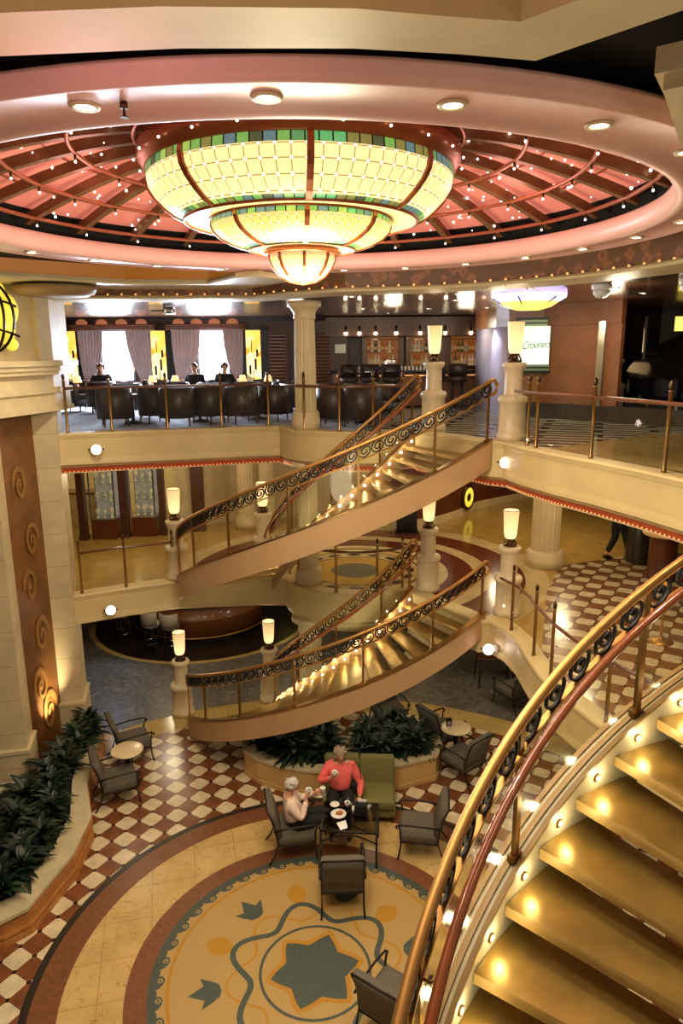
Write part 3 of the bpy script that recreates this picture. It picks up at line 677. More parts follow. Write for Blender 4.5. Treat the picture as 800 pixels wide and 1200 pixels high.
# ------------------------------------------------------------------ stairs
FLOW=dict(c=(.23,14.24),ro=3.5,ri=1.8,a0=R(197.7),a1=R(308.8),z0=.22,z1=Z6,n=16)
FUP=dict(c=(.32,14.37),ro=3.64,ri=1.84,a0=R(191.9),a1=R(304.5),z0=Z6,z1=6.12,n=16)
NDA=R(-6.2176); NA0=R(143.675)
def near(zb,i0=-5,n=16): return dict(c=(3.587,1.314),ro=3.525,ri=1.85,a0=NA0+NDA*i0,a1=NA0+NDA*(i0+n),z0=zb,z1=zb+3.08,n=n)
NUP=near(3.1165); NLOW=near(.0365)
def SP(S,r,t,h): 
    a=S['a0']+(S['a1']-S['a0'])*t; return (S['c'][0]+r*cos(a),S['c'][1]+r*sin(a),S['z0']+(S['z1']-S['z0'])*t+h)
def spath(S,r,h,t0=0.,t1=1.,n=48): return [SP(S,r,t0+(t1-t0)*i/n,h) for i in range(n+1)]
def staircase(S,label,stop,drop,curb=.08,tk=.06,lamp='tread_lamp',lampr='ro',near_=False,t0=0.,t1=1.,steps=None):
    st=thing('staircase',label,'staircase',SP(S,0,0,0)[:2]+(S['z0'],)); o=Vector(st.location)
    def bl(m,name,mats,par=st):
        m.v=[(x-o.x,y-o.y,z-o.z) for x,y,z in m.v]; return m.build(name,mats,par)
    for r in (S['ro']+curb/2,S['ri']-.03):
        m=MB(); m.sweep(spath(S,r,stop,t0,t1,60),[(-curb/2,-drop),(curb/2,-drop),(curb/2,0),(-curb/2,0)],smooth=False,mi=0)
        m.sweep(spath(S,r,stop,t0,t1,60),[(-curb/2-.015,-.005),(curb/2+.015,-.005),(curb/2+.015,.022),(-curb/2-.015,.022)],smooth=False,mi=1) if not near_ else m.sweep(spath(S,r,stop,t0,t1,60),[(.05,-.005),(.085,-.005),(.085,.015),(.05,.015)],smooth=False,mi=1)
        if near_:
            m.sweep(spath(S,r,stop,t0,t1,60),[(-.085,-.005),(-.05,-.005),(-.05,.015),(-.085,.015)],smooth=False,mi=1); m.sweep(spath(S,r,stop,t0,t1,60),[(-.02,-.0),(.02,.0),(.02,.012),(-.02,.012)],smooth=False,mi=1)
        bl(m,'stringer',['marble_rim' if near_ else 'stringer','curb_edge' if near_ else 'brass'])
    n=S['n']; dt=1/n; h=(S['z1']-S['z0'])/n
    for i in range(n-1):
        if steps and not(steps[0]<=i<=steps[1]): continue
        z=S['z0']+h*(i+1)-.0; ta,tb=(i+1)*dt,(i+2)*dt+dt*(.36 if near_ else .1); K=6; top=[];bot=[]
        m=MB(); inn=[SP(S,S['ri'],ta+(tb-ta)*k/K,0) for k in range(K+1)]; ou=[SP(S,S['ro']-.005,ta+(tb-ta)*k/K,0) for k in range(K+1)]
        ring=[(p[0],p[1]) for p in inn]+[(p[0],p[1]) for p in ou[::-1]]
        m.prism(ring,z-tk,z,0,mi_side=1)
        tr=bl(m,'tread',['tread_gold','tread_edge'])
        # small step lamp set in the stringer above the tread
        tm=ta+dt*.55; rr=S[lampr]; sg=1 if lampr=='ri' else -1
        p=Vector(SP(S,rr+sg*.012,tm,0)); p.z=z+.085; q=Vector(SP(S,rr-sg*.03,tm,0)); q.z=p.z
        m=MB(); m.cyl(q,p,.03,12,1); m.cyl(p,p+(p-q)*.12,.021,10,0); bl(m,'step_lamp',[lamp,'brass'],tr)
    return st
staircase(FLOW,'curved staircase from the ground floor lamps up to the middle deck',.13,.42,lamp='tread_lamp_mid',lampr='ri')
staircase(FUP,'curved staircase from the middle deck up to the upper deck with brightly sparkling step lamps',.09,.46,lamp='tread_lamp_hot',lampr='ri')
staircase(NUP,'close curved staircase with broad golden open treads beside the viewer',.1,.5,.15,.075,near_=True)

# ------------------------------------------------------------------ stair railings
def railing(S,label,r,hb,ht,hl,posts,t0=0,t1=1,scr=.2,rr=.03,wood=None,glass_top=None,near_=False,steps=64,newel=None):
    rl=thing('stair_railing',label,'railing',SP(S,r,t0,hb)); o=Vector(rl.location)
    def bl(m,name,mats,par=rl):
        m.v=[(x-o.x,y-o.y,z-o.z) for x,y,z in m.v]; return m.build(name,mats,par)
    top=spath(S,r,ht,t0,t1,steps)
    def hook(path,at_end):                               # handrail turns down at its end
        a,b=(Vector(path[-2]),Vector(path[-1])) if at_end else (Vector(path[1]),Vector(path[0])); d=(b-a); d.z=0; d.normalize(); P=[]
        for k in range(1,7):
            w=PI*k/6; P.append(tuple(b+d*(.11*sin(w))+Vector((0,0,-(ht-hl)/2*(1-cos(w))))))
        return P
    tp=top+hook(top,True)
    tp=[p for p in hook(top,False)[::-1]]+tp
    m=MB(); m.tube(tp,rr,10); bl(m,'handrail','gold')
    m=MB(); m.sweep(spath(S,r,hl,t0,t1,steps),[(-rr*.6,-.012),(rr*.6,-.012),(rr*.6,.012),(-rr*.6,.012)],smooth=False); bl(m,'lower_rail','gold')
    m=MB(); m.sweep(spath(S,r,hb,t0,t1,steps),[(0,.0),(.0,hl-hb)],smooth=False); bl(m,'glass_panel','glass_near' if near_ else 'glass')
    if wood:
        rw,hw=wood; m=MB(); m.tube(spath(S,rw,hw,t0,t1,steps),.028 if not near_ else .03,10); w=bl(m,'wooden_rail','wood_rail')
        for t in posts: m=MB(); m.tube([SP(S,rw,t,hw-.03),SP(S,(rw+r)/2,t,hw-.1),SP(S,r,t,hw-.09)],.008,6); bl(m,'bracket','brass',w)
    for t in posts:
        p=Vector(SP(S,r,t,hb)); q=Vector(SP(S,r,t,ht)); a=S['a0']+(S['a1']-S['a0'])*t; m=MB(); w_=.05 if near_ else .035
        m.box((p.x,p.y,(p.z+q.z)/2),(.028 if near_ else .03,w_,q.z-p.z),a,0); m.box((p.x,p.y,p.z+.02),(.05,w_*2,.04),a,0)
        bl(m,'post','brass')
    # scroll work between the two rails
    Lr=abs(S['a1']-S['a0'])*r*(t1-t0); slope=(S['z1']-S['z0'])/(abs(S['a1']-S['a0'])*r); n=int(Lr/scr); H=ht-hl; cut=sorted(posts)
    ed=[t0]+[t for t in cut if t0+.03<t<t1-.03]+[t1]
    for a,b in zip(ed[:-1],ed[1:]):
        k=max(1,round((b-a)/(t1-t0)*Lr/scr)); mm=MB()
        for j in range(k):
            tc=a+(b-a)*(j+.5)/k; P=[]; R0=min(H*.5-.008,Lr*(b-a)/(t1-t0)/k*.5)
            def at(dx,dz): return SP(S,r,tc+dx/(Lr/(t1-t0)),(ht+hl)/2+dz)
            def spiral(turns,ra,rb,ph,kk):
                return [at((ra+(rb-ra)*i/kk)*cos(ph+2*PI*turns*i/kk),(ra+(rb-ra)*i/kk)*sin(ph+2*PI*turns*i/kk)+0) for i in range(kk+1)]
            m=mm if not near_ else MB(); bw=.011 if near_ else .012; bh=.0075 if near_ else .009
            sec=[(-bw,-bh),(bw,-bh),(bw,bh),(-bw,bh)] if near_ else [(-bh,-bh),(bh,-bh),(bh,bh),(-bh,bh)]
            def bar(path,s=1):
                # bar deep across the rail plane
                rad=Vector((cos(S['a0']+(S['a1']-S['a0'])*tc),sin(S['a0']+(S['a1']-S['a0'])*tc),0)); vs=[];Pv=[Vector(p) for p in path]; n_=len(Pv)
                for i,p in enumerate(Pv):
                    tt=(Pv[min(i+1,n_-1)]-Pv[max(i-1,0)]).normalized(); nn=tt.cross(rad).normalized()
                    for u,v in ((-1,-1),(1,-1),(1,1),(-1,1)): vs.append(p+rad*u*bw*s+nn*v*bh*s)
                fs=[]
                for i in range(n_-1):
                    for q in range(4): fs.append((4*i+q,4*i+(q+1)%4,4*i+4+(q+1)%4,4*i+4+q))
                m.add(vs,fs,0,False)
            kk=40 if near_ else 20
            bar(spiral(1.75 if near_ else 1.6,R0,.022,PI*1.05,kk))
            if near_:
                bar([at(R0*cos(w),R0*sin(w)) for w in [PI*1.05-1.9*i/10 for i in range(11)]])
                c=Vector(at(0,0)); m.ball(c,.02,10)
                m.v=[(x-o.x,y-o.y,z-o.z) for x,y,z in m.v]; m.build('scroll','iron',rl)
            else: bar([at(R0*cos(w),R0*sin(w)) for w in [PI*1.05-2.6*i/8 for i in range(9)]])
        if not near_: bl(mm,'scroll_panel','iron')
    return rl
POSTS_L=[.01,.176,.333,.497,.666,.838,.99]; POSTS_U=[.01,.07,.212,.365,.53,.686,.853,.99]; POSTS_N=[.11,.208,.405,.602,.8,.99]
railing(FLOW,'scrolled iron and brass railing on the outer side of the lower far staircase',FLOW['ro']+.04,.14,1.04,.815,POSTS_L,t0=.0)
railing(FLOW,'scrolled railing on the inner side of the lower far staircase below the round bay',FLOW['ri']-.03,.14,1.06,.835,[.03,.3,.55,.8,.98],wood=(FLOW['ri']+.1,.82))
railing(FUP,'scrolled iron and brass railing on the outer side of the upper far staircase',FUP['ro']+.04,.1,1.04,.81,POSTS_U)
railing(FUP,'scrolled railing with a wooden rail on the inner side of the upper far staircase',FUP['ri']-.03,.1,1.07,.84,[.03,.3,.55,.8,.98],wood=(FUP['ri']+.1,.83))
railing(NUP,'close golden handrail over large black iron scrolls with a glossy wooden rail',3.578,.1,1.06,.84,POSTS_N,scr=.225,rr=.034,wood=(3.46,.93),near_=True,t0=.08,t1=1.0)

# ------------------------------------------------------------------ newel lamps on stone pedestals
def shade_tall():                                         # bulb low in the glass: brighter towards the foot
    m,nt,b=nodes('shade_tall'); b.inputs['Roughness'].default_value=.5; b.inputs['Base Color'].default_value=lin((240,214,164))
    tc=N(nt,'ShaderNodeTexCoord'); s=N(nt,'ShaderNodeSeparateXYZ'); L(nt,tc.outputs['Object'],s.inputs[0])
    mr=N(nt,'ShaderNodeMapRange'); 
    for k,v in (('From Min',1.4),('From Max',1.85),('To Min',1.5),('To Max',.55)): mr.inputs[k].default_value=v
    L(nt,s.outputs['Z'],mr.inputs['Value']); b.inputs['Emission Color'].default_value=lin((255,210,146)); L(nt,mr.outputs[0],b.inputs['Emission Strength']); MAT['shade_tall']=m
shade_tall()
nl=thing('pedestal_lamp','x','lamp')
m=MB(); m.lathe([(.24,0),(.24,.1),(.215,.12),(.21,.6),(.235,.62),(.245,.66),(.235,.7),(.2,.72),(.155,.73),(.145,.76),(.14,1.1),(.15,1.13),(.185,1.17),(.195,1.21),(.185,1.24),(.1,1.25)],n=32); m.build('pedestal','pedestal',nl)
m=MB(); m.lathe([(.11,1.25),(.12,1.265),(.09,1.28),(.05,1.29),(.05,1.36),(.095,1.385)],n=24)
for k in range(8):
    a=2*PI*k/8; m.tube([(.11*cos(a),.11*sin(a),1.26),(.1*cos(a),.1*sin(a),1.31),(.07*cos(a),.07*sin(a),1.355),(.06*cos(a),.06*sin(a),1.38)],.009,6)
m.build('claw_holder','bronze',nl)
m=MB(); m.lathe([(.001,1.375),(.07,1.38),(.095,1.41),(.108,1.47),(.122,1.7),(.132,1.87),(.132,1.88),(.125,1.88),(.115,1.7),(.1,1.47),(.0,1.4)],n=32); m.f=m.f[:]; sh=m.build('lamp_shade','shade_tall',nl)
m=MB(); m.tube([(.13*cos(2*PI*i/32),.13*sin(2*PI*i/32),1.88) for i in range(32)],.006,6,True); m.build('shade_rim','bronze',sh)
NLs=[((-3.45,13.92,0),'cream pedestal lamp on the slate ground floor, at the outer foot of the lower staircase'),((-1.62,14.51,0),'pedestal lamp on the ground floor at the inner foot of the lower staircase'),
((-3.37,13.86,Z6),'pedestal lamp at the foot of the upper staircase in front of the shop display cases'),((-1.66,14.5,Z6),'pedestal lamp before the paired columns, half hidden behind the upper stair railing'),
((2.9,11.72,Z6),'pedestal lamp on the middle deck beside the outer top of the lower staircase'),((1.66,13.05,Z6),'pedestal lamp on the middle deck at the inner top of the lower staircase'),
((2.78,11.5,Z7),'pedestal lamp on the upper deck in front of the lit green sign'),((1.7,13.05,Z7),'pedestal lamp on the upper deck standing in front of the bar bottles')]
for i,(p,lab) in enumerate(NLs):
    o=nl if i==0 else dup(nl,p,0,lab); o.location=p; o['label']=lab
    light('newel_light','POINT',(p[0],p[1],p[2]+2.05),5,(1,.78,.48),.12)

# ------------------------------------------------------------------ deck balustrades
def balustrade(label,P,posts,z,h=.93,finial=True,wood_h=.82):
    b=thing('balustrade',label,'balustrade',(P[0][0],P[0][1],z)); o=Vector(b.location)
    def bl(m,name,mats,par=b):
        m.v=[(x-o.x,y-o.y,zz-o.z) for x,y,zz in m.v]; return m.build(name,mats,par)
    m=MB(); m.tube([(x,y,z+wood_h) for x,y in P],.026,8); bl(m,'handrail','rail_brown')
    m=MB(); m.sweep([(x,y,z+.03) for x,y in P],[(0,.06),(0,wood_h-.06)],smooth=False); bl(m,'glass_panel','glass')
    for x,y in posts:
        m=MB(); m.lathe([(.034,0),(.034,.02),(.026,.04),(.024,h),(.03,h+.005),(.03,h+.02)],(x,y,z+.02),12)
        p=bl(m,'post','brass')
        m=MB(); m.lathe([(.016,h+.02),(.026,h+.05),(.03,h+.085),(.02,h+.115),(.002,h+.13)],(x,y,z+.02),12); bl(m,'finial','bronze',p)
    return b
balustrade('glass balustrade with wooden rail in front of the lounge windows and armchairs',[(-5.0,12.9),(-4.28,13.2),(-3.31,13.5),(-2.32,13.78),(-1.5,14.0)],[(-5.0,12.92),(-4.28,13.2),(-3.31,13.5),(-2.32,13.78),(-1.42,13.9)],Z7)
bp=[(x,y) for x,y in arcpts(CFX,CFY,1.5,R(197),R(310),24)]
balustrade('curved glass balustrade round the upper bay beside the fluted column',bp,[bp[i] for i in (7,13,18,23)],Z7)
balustrade('glass balustrade with brass posts before the copper wall and sign',[(2.72,11.1),(2.86,10.5),(3.08,9.92),(3.44,9.16),(3.72,8.38),(3.92,7.7),(4.1,6.9)],[(2.84,10.72),(2.9,10.45),(3.34,9.36),(3.8,8.2)],Z7)
balustrade('low glass balustrade on the middle deck in front of the shop',[(-5.0,12.95),(-4.28,13.33),(-3.6,13.62),(-3.45,13.7)],[(-5.02,12.95),(-4.28,13.33),(-3.42,13.7)],Z6)
bp=[(x,y) for x,y in arcpts(CFX,CFY,1.48,R(206),R(312),24)]
balustrade('curved glass balustrade round the inlaid bay of the middle deck',bp,[bp[i] for i in (3,11,18,23)],Z6)
balustrade('curved glass balustrade of the middle deck above the slate floor',[(2.66,11.25),(2.84,10.8),(2.9,10.3),(2.9,9.9),(2.92,9.3),(3.02,8.75),(3.27,7.97),(3.66,7.15)],[(2.8,10.95),(2.9,9.95),(2.94,9.2),(3.27,7.97)],Z6,1.0)
# ------------------------------------------------------------------ plant beds
def plant_mesh(seed,nl,h,w,name='leafy_plant'):
    rg=random.Random(seed); m=MB()
    for k in range(nl):
        a=rg.uniform(0,2*PI); el=rg.uniform(.15,1.25); ln=rg.uniform(.55,1.)*h; wd=rg.uniform(.8,1.2)*w; b=Vector((rg.uniform(-.05,.05),rg.uniform(-.05,.05),rg.uniform(0,h*.45)))
        d=Vector((cos(a)*cos(el),sin(a)*cos(el),sin(el))); sd=Vector((-sin(a),cos(a),0)); vs=[];n=5
        for i in range(n):
            t=i/(n-1); p=b+d*ln*t+Vector((0,0,-.35*ln*t*t)); ww=wd*math.sin(PI*(.12+.86*t))*.5
            vs+=[p-sd*ww+Vector((0,0,ww*.35)),p,p+sd*ww+Vector((0,0,ww*.35))]
        fs=[]
        for i in range(n-1):
            for j in range(2): fs.append((3*i+j,3*i+j+1,3*i+4+j,3*i+3+j))
        m.add(vs,fs,1 if rg.random()<.25 else 0,True)
    me=m.build(name,['leaf','leaf_light']); return me
PR=None
def plants(spots,label,group,seed):
    rg=random.Random(seed); prot=[]
    for i,(x,y,z) in enumerate(spots):
        if len(prot)<3: o=plant_mesh(seed*10+i,64,.5,.085); prot.append(o); 
        else: o=prot[i%3].copy(); COL.objects.link(o)
        o.name='leafy_plant'; o.location=(x,y,z); o.rotation_euler=(0,0,rg.uniform(0,6.28)); s=rg.uniform(.9,1.2); o.scale=(s,s,s); tag(o,label,'plant',group)
def bed(name,outer,inner,h,label,wood=False,side='planter_side'):
    t=thing(name,label,'planter',(outer[0][0],outer[0][1],0)); o=Vector(t.location)
    def bl(m,nm,mats): m.v=[(x-o.x,y-o.y,z-o.z) for x,y,z in m.v]; return m.build(nm,mats,t)
    cx=sum(p[0] for p in outer)/len(outer); cy=sum(p[1] for p in outer)/len(outer)
    m=MB(); pts=[Vector((*p,0)) for p in outer]; ih=[Vector((*p,0)) for p in inner]; tri=tessellate_polygon([pts,ih]); al=pts+ih
    m.add([(p.x,p.y,h) for p in al],[f[::-1] for f in tri]); m.add([(p.x,p.y,h-.05) for p in al],[f for f in tri])
    for L_ in (outer,inner):
        n=len(L_); m.add([(x,y,h-.05) for x,y in L_]+[(x,y,h) for x,y in L_],[(i,(i+1)%n,(i+1)%n+n,i+n) for i in range(n)])
    bl(m,'rim','marble_rim')
    sh=[(cx+(x-cx)*.975,cy+(y-cy)*.975) for x,y in outer]; m=MB(); m.prism(sh,0,h-.05,top=False,bot=False)
    if wood:
        P=[(x,y,0) for x,y in sh]
        for v0,v1 in ((.0,.09),(.13,.17),(h-.14,h-.1)): m.sweep(P,[(0,v0),(-.025,v0),(-.025,v1),(0,v1)],True,1,False); m.sweep(P,[(0,v0),(.025,v0),(.025,v1),(0,v1)],True,1,False)
    else:
        P=[(x,y,0) for x,y in sh]; m.sweep(P,[(-.02,0),(.02,0),(.02,.08),(-.02,.08)],True,0,False)
    bl(m,'side',[side,'planter_wood'])
    m=MB(); m.flat(inner,h-.06); bl(m,'soil','soil'); return t
LO=[(-5.0,13.0),(-4.68,12.5),(-4.53,11.4),(-4.36,10.68),(-4.0,9.84),(-3.97,9.0),(-4.19,7.95),(-4.45,7.72),(-5.85,7.3),(-5.85,10.75),(-5.3,10.9),(-5.3,11.6),(-5.42,12.5),(-5.02,12.62)]
LI=[(-4.96,12.75),(-4.92,12.4),(-4.8,11.4),(-4.66,10.8),(-4.36,9.9),(-4.32,9.1),(-4.5,8.15),(-4.7,8.0),(-5.75,7.65),(-5.75,10.6),(-5.2,10.8),(-5.2,11.6),(-5.3,12.42),(-5.0,12.52)]
bed('plant_bed',LO,LI,.45,'long angular marble-rimmed plant bed along the wall with the brown panel',True,'planter_wood')
rg=random.Random(5)
sp=[]
for k in range(22):
    t=k/21; y=12.55-4.4*t; x=-4.98+.12*math.sin(k*2.1)+(.28 if y<10.3 else 0)*1+(.08 if y<9.3 else 0)
    sp.append((x,y,.4))
sp+=[(-5.1,9.6,.4),(-5.2,9.0,.4),(-5.1,8.4,.4),(-5.2,8.0,.4),(-5.2,10.2,.42)]
plants(sp,'dark green leafy plant growing in the long bed along the brown-panelled wall','plants in the wall bed',1)
AO=[(-1.88,12.3),(-1.9,11.95),(-1.83,11.64),(-1.57,11.36),(-1.08,11.1),(-.5,10.95),(-.02,11.0),(.02,11.6),(-.02,12.0),(-.05,12.6),(-.5,13.0),(-1.4,12.9)]
AI=[(-1.66,12.3),(-1.67,11.98),(-1.6,11.75),(-1.4,11.54),(-1.0,11.32),(-.5,11.17),(-.18,11.2),(-.15,11.6),(-.19,12.0),(-.22,12.5),(-.55,12.8),(-1.3,12.7)]
bed('round_plant_bed',AO,AI,.5,'curved stone plant bed tucked under the lower staircase behind the white-haired woman')
BO=[(.06,11.35),(.04,11.9),(.15,12.35),(.42,12.75),(.85,12.98),(1.3,12.92),(1.66,12.6),(1.83,12.1),(1.84,11.75),(1.7,11.42),(1.0,11.13),(.4,11.08)]
BI=[(.27,11.5),(.25,11.9),(.34,12.25),(.56,12.56),(.88,12.74),(1.22,12.68),(1.48,12.44),(1.62,12.06),(1.62,11.82),(1.52,11.6),(.95,11.36),(.45,11.32)]
bed('round_plant_bed',BO,BI,.5,'rounded stone plant bed behind the green sofa, next to the slate floor')
plants([(-1.55,11.95,.42),(-1.3,11.7,.42),(-.85,11.4,.42),(-.3,11.8,.42),(-.8,11.8,.42),(-1.25,12.05,.42),(-1.4,12.25,.42),(-1.05,11.55,.42),(-.65,11.5,.42),(-.35,11.45,.42),(-1.0,12.2,.42),(-.55,12.0,.42),(-1.3,12.5,.42),(-.7,12.5,.42),(-.35,12.3,.42)],'dark leafy plant in the curved bed under the lower staircase','plants under the staircase',2)
plants([(.45,11.6,.42),(.7,11.5,.42),(1.45,11.75,.42),(.4,11.9,.42),(1.4,12.1,.42),(1.0,11.9,.42),(1.2,11.6,.42),(.95,11.55,.42),(1.3,11.8,.42),(.5,12.1,.42),(.85,12.1,.42),(1.2,12.2,.42),(.7,12.4,.42),(1.05,12.5,.42)],'dark leafy plant in the rounded bed behind the green sofa','plants behind the sofa',3)

# ------------------------------------------------------------------ furniture
def armchair(label,loc,rz,first=[None],group=None):
    """faces +y at rz 0"""
    if first[0]: o=dup(first[0],loc,rz,label); return o
    t=thing('armchair',label,'chair',loc,rz); first[0]=t
    m=MB(); m.box((0,.02,.38),(.6,.6,.15),0,0,.05); m.build('seat','chair_gray',t)
    m=MB(); P=[(0,-.24,.40),(0,-.27,.55),(0,-.32,.75),(0,-.38,.93)]
    m.sweep(P,[(-.27,-.05),(.27,-.05),(.295,-.02),(.295,.02),(.27,.05),(-.27,.05),(-.295,.02),(-.295,-.02)],vert=False,smooth=True,rtv=(1,0,0)); m.build('backrest','chair_gray',t)
    for s in (-1,1):
        m=MB(); m.tube([(s*.29,-.42,.93),(s*.29,-.34,.74),(s*.29,-.29,.55),(s*.29,-.26,.34),(s*.29,-.33,.12),(s*.3,-.42,.0)],.014,6); m.build('leg','chair_iron',t)
        m=MB(); m.tube([(s*.29,.33,.6),(s*.29,.30,.46),(s*.29,.29,.3),(s*.29,.31,.12),(s*.3,.34,0)],.014,6); m.build('leg','chair_iron',t)
        m=MB(); m.tube([(s*.31,-.33,.58),(s*.32,-.1,.61),(s*.32,.15,.62),(s*.31,.33,.61),(s*.3,.37,.57),(s*.3,.35,.54)],.016,6); m.build('armrest','chair_iron',t)
    m=MB(); m.tube([(-.29,-.42,.93),(.29,-.42,.93)],.014,6); m.build('top_bar','chair_iron',t)
    m=MB(); m.tube([(-.29,.3,.3),(.29,.3,.3),(.29,-.27,.3),(-.29,-.27,.3)],.012,6,True); m.build('frame','chair_iron',t)
    return t
armchair('grey armchair by the long plant bed, beyond the round marble table',(-4.05,12.22,0),R(-62))
armchair('grey armchair by the long plant bed, on the viewer side of the round marble table',(-3.95,10.98,0),R(-80)+.25)
armchair('grey armchair in which the white-haired woman sits',(-.78,9.62,0),R(-80))
armchair('empty grey armchair with its back to the viewer at the glass coffee table',(-.03,8.62,0),R(2))
armchair('empty grey armchair facing the coffee table from beside the green sofa',(1.2,9.62,0),R(82))
armchair('grey armchair on the medallion floor, half hidden behind the close stair handrail',(.55,6.62,0),R(-35))
armchair('dark grey armchair on the viewer side of the round table with the black card',(2.2,11.55,0),R(40))
armchair('dark grey armchair backed against the round bed, facing the table with the black card',(1.92,12.5,0),R(-55))
armchair('dark grey armchair whose back just shows above the leaves of the round bed',(.95,13.35,0),R(200))
def round_table(label,loc,first=[None]):
    if first[0]: return dup(first[0],loc,0,label)
    t=thing('round_table',label,'table',loc); first[0]=t
    m=MB(); m.lathe([(.0,.66),(.26,.66),(.285,.675),(.285,.69),(.27,.7),(.0,.7)],n=40); m.build('tabletop','table_top',t)
    m=MB(); m.lathe([(.2,0),(.19,.03),(.05,.06),(.04,.3),(.05,.55),(.12,.66)],n=20); m.build('base','chair_iron',t); return t
round_table('small round cream marble table between the two grey armchairs by the long plant bed',(-3.87,11.37,0))
round_table('small round cream table holding a black card beside the slate floor',(2.13,12.06,0))
t=thing('table_card','small black folded card standing on the round cream table','card',(2.0,12.1,.7))
m=MB(); m.box((0,-.03,.075),(.11,.008,.15),.1,0,0,.25); m.box((0,.01,.075),(.11,.008,.15),.1,0,0,-.25)
for k in range(3): m.box((0,-.046+.0,.05+k*.025),(.06,.006,.008),.1,1,0,.25)
m.build('panel',['black','paper'],t)
# green sofa
t=thing('sofa','green two-seat sofa with tufted cushions on which the woman in coral sits','sofa',(.26,10.55,0),R(-3))
m=MB(); m.box((0,0,.2),(1.22,.66,.16),0,0,.03); m.build('base_frame','green_fabric',t)
for s in (-1,1):
    m=MB(); m.box((s*.3,-.05,.35),(.585,.62,.17),0,0,.05); m.build('seat_cushion','green_fabric',t)
    m=MB(); m.box((s*.3,.29,.62),(.59,.16,.5),0,0,.05,R(-12)); m.build('back_cushion','green_fabric',t)
    for y in (-.28,.28): m=MB(); m.cyl((s*.55,y,.13),(s*.56,y,0),.022,8,0,.015); m.build('leg','chair_iron',t)
# coffee table
t=thing('coffee_table','dark iron coffee table with a smoked glass top and arched legs','table',(.1,9.57,0),R(-5))
m=MB(); m.box((0,0,.6),(.84,.7,.016)); m.build('glass_top','glass_dark',t)
m=MB()
for a,b in (((-.42,-.35),(.42,-.35)),((.42,-.35),(.42,.35)),((.42,.35),(-.42,.35)),((-.42,.35),(-.42,-.35))): m.cyl((*a,.6),(*b,.6),.02,8)
for s in (-1,1): m.tube([(-.41+.82*i/12,s*.35,.42+.13*sin(PI*i/12)) for i in range(13)],.012,6)
m.tube([(-.3,-.3,.58),(-.05,-.1,.56),(.3,-.3,.58)],.01,6)
m.build('frame','chair_iron',t)
for x in (-.42,.42):
    for y in (-.35,.35): m=MB(); m.cyl((x,y,.6),(x,y,0),.017,8); m.build('leg','chair_iron',t)
def cup(loc,label,r=.045,tilt=None,held=False):
    t=thing('cup',label,'cup',loc)
    m=MB(); m.lathe([(r*.55,0),(r*.75,.02),(r,.06),(r*1.0,.075),(r*.92,.075),(r*.9,.06),(.001,.05)],n=20); m.build('bowl','white',t)
    m=MB(); m.tube([(r*.95+.022*sin(PI*i/8),0,.06-.04*i/8) for i in range(9)],.006,6); m.build('handle','white',t)
    m=MB(); m.lathe([(.001,.056),(r*.86,.056)],n=16); m.build('coffee','coffee',t); return t
t=thing('saucer','small white saucer on the coffee table nearest the woman in coral','saucer',(-.14,9.86,.61)); m=MB(); m.lathe([(.04,0),(.075,.014),(.075,.018),(.04,.006),(.001,.006)],n=24); m.build('dish','white',t)
cup((.06,9.83,.61),'white cup standing on the coffee table with a spoon in it')
m=MB(); m.cyl((.06,9.84,.66),(.075,9.87,.74),.006,6); tag(m.build('spoon','chrome'),'little spoon standing in the white cup on the coffee table','spoon')
t=thing('plate','white plate with a pastry on the coffee table','plate',(-.08,9.62,.61)); m=MB(); m.lathe([(.07,0),(.12,.014),(.122,.02),(.075,.008),(.001,.008)],n=28); m.build('dish','white',t)
m=MB(); m.ball((0,0,0),.045,10,0,(1.2,.8,.6)); m.ball((.03,.01,.01),.03,8,0,(1,1,.7)); o=m.build('pastry','pastry'); o.location=(-.07,9.62,.64); tag(o,'half-eaten brown pastry on the white plate','pastry')
m=MB(); m.add([(-.11,9.42,.613),(.03,9.48,.616),(.06,9.3,.618),(-.05,9.25,.613),(-.04,9.33,.63)],[(0,1,4),(1,2,4),(2,3,4),(3,0,4)]); tag(m.build('paper_napkin','napkin'),'crumpled white napkin lying on the coffee table in front of the plate','napkin')
t=thing('handbag','black handbag standing on the coffee table with a paper sticking out','bag',(.27,9.62,.61),-.1); m=MB(); m.box((0,0,.1),(.2,.12,.2),0,0,.03); m.build('body','black_cloth',t)
m=MB(); m.box((.02,.03,.21),(.13,.02,.05),.1); m.build('paper','paper',t)
m=MB(); m.cyl((.15,9.66,.61),(.15,9.66,.72),.022,12); m.cyl((.15,9.66,.72),(.15,9.66,.735),.015,10); tag(m.build('small_bottle','white'),'tiny white bottle beside the black handbag','bottle')
# chair and round table below the right-hand stair landing
t=thing('side_table','small dark table on the slate floor under the stair landing','table',(3.55,15.3,0)); m=MB(); m.box((0,0,.7),(.8,.6,.04),0,0,.01); m.build('tabletop','wood_dark',t)
for x in (-.36,.36):
    for y in (-.26,.26): m=MB(); m.cyl((x,y,.68),(x*1.1,y*1.1,0),.018,8); m.build('leg','chair_iron',t)
armchair('dark armchair under the stair landing, half hidden by the curved deck edge',(3.75,14.2,0),R(30))
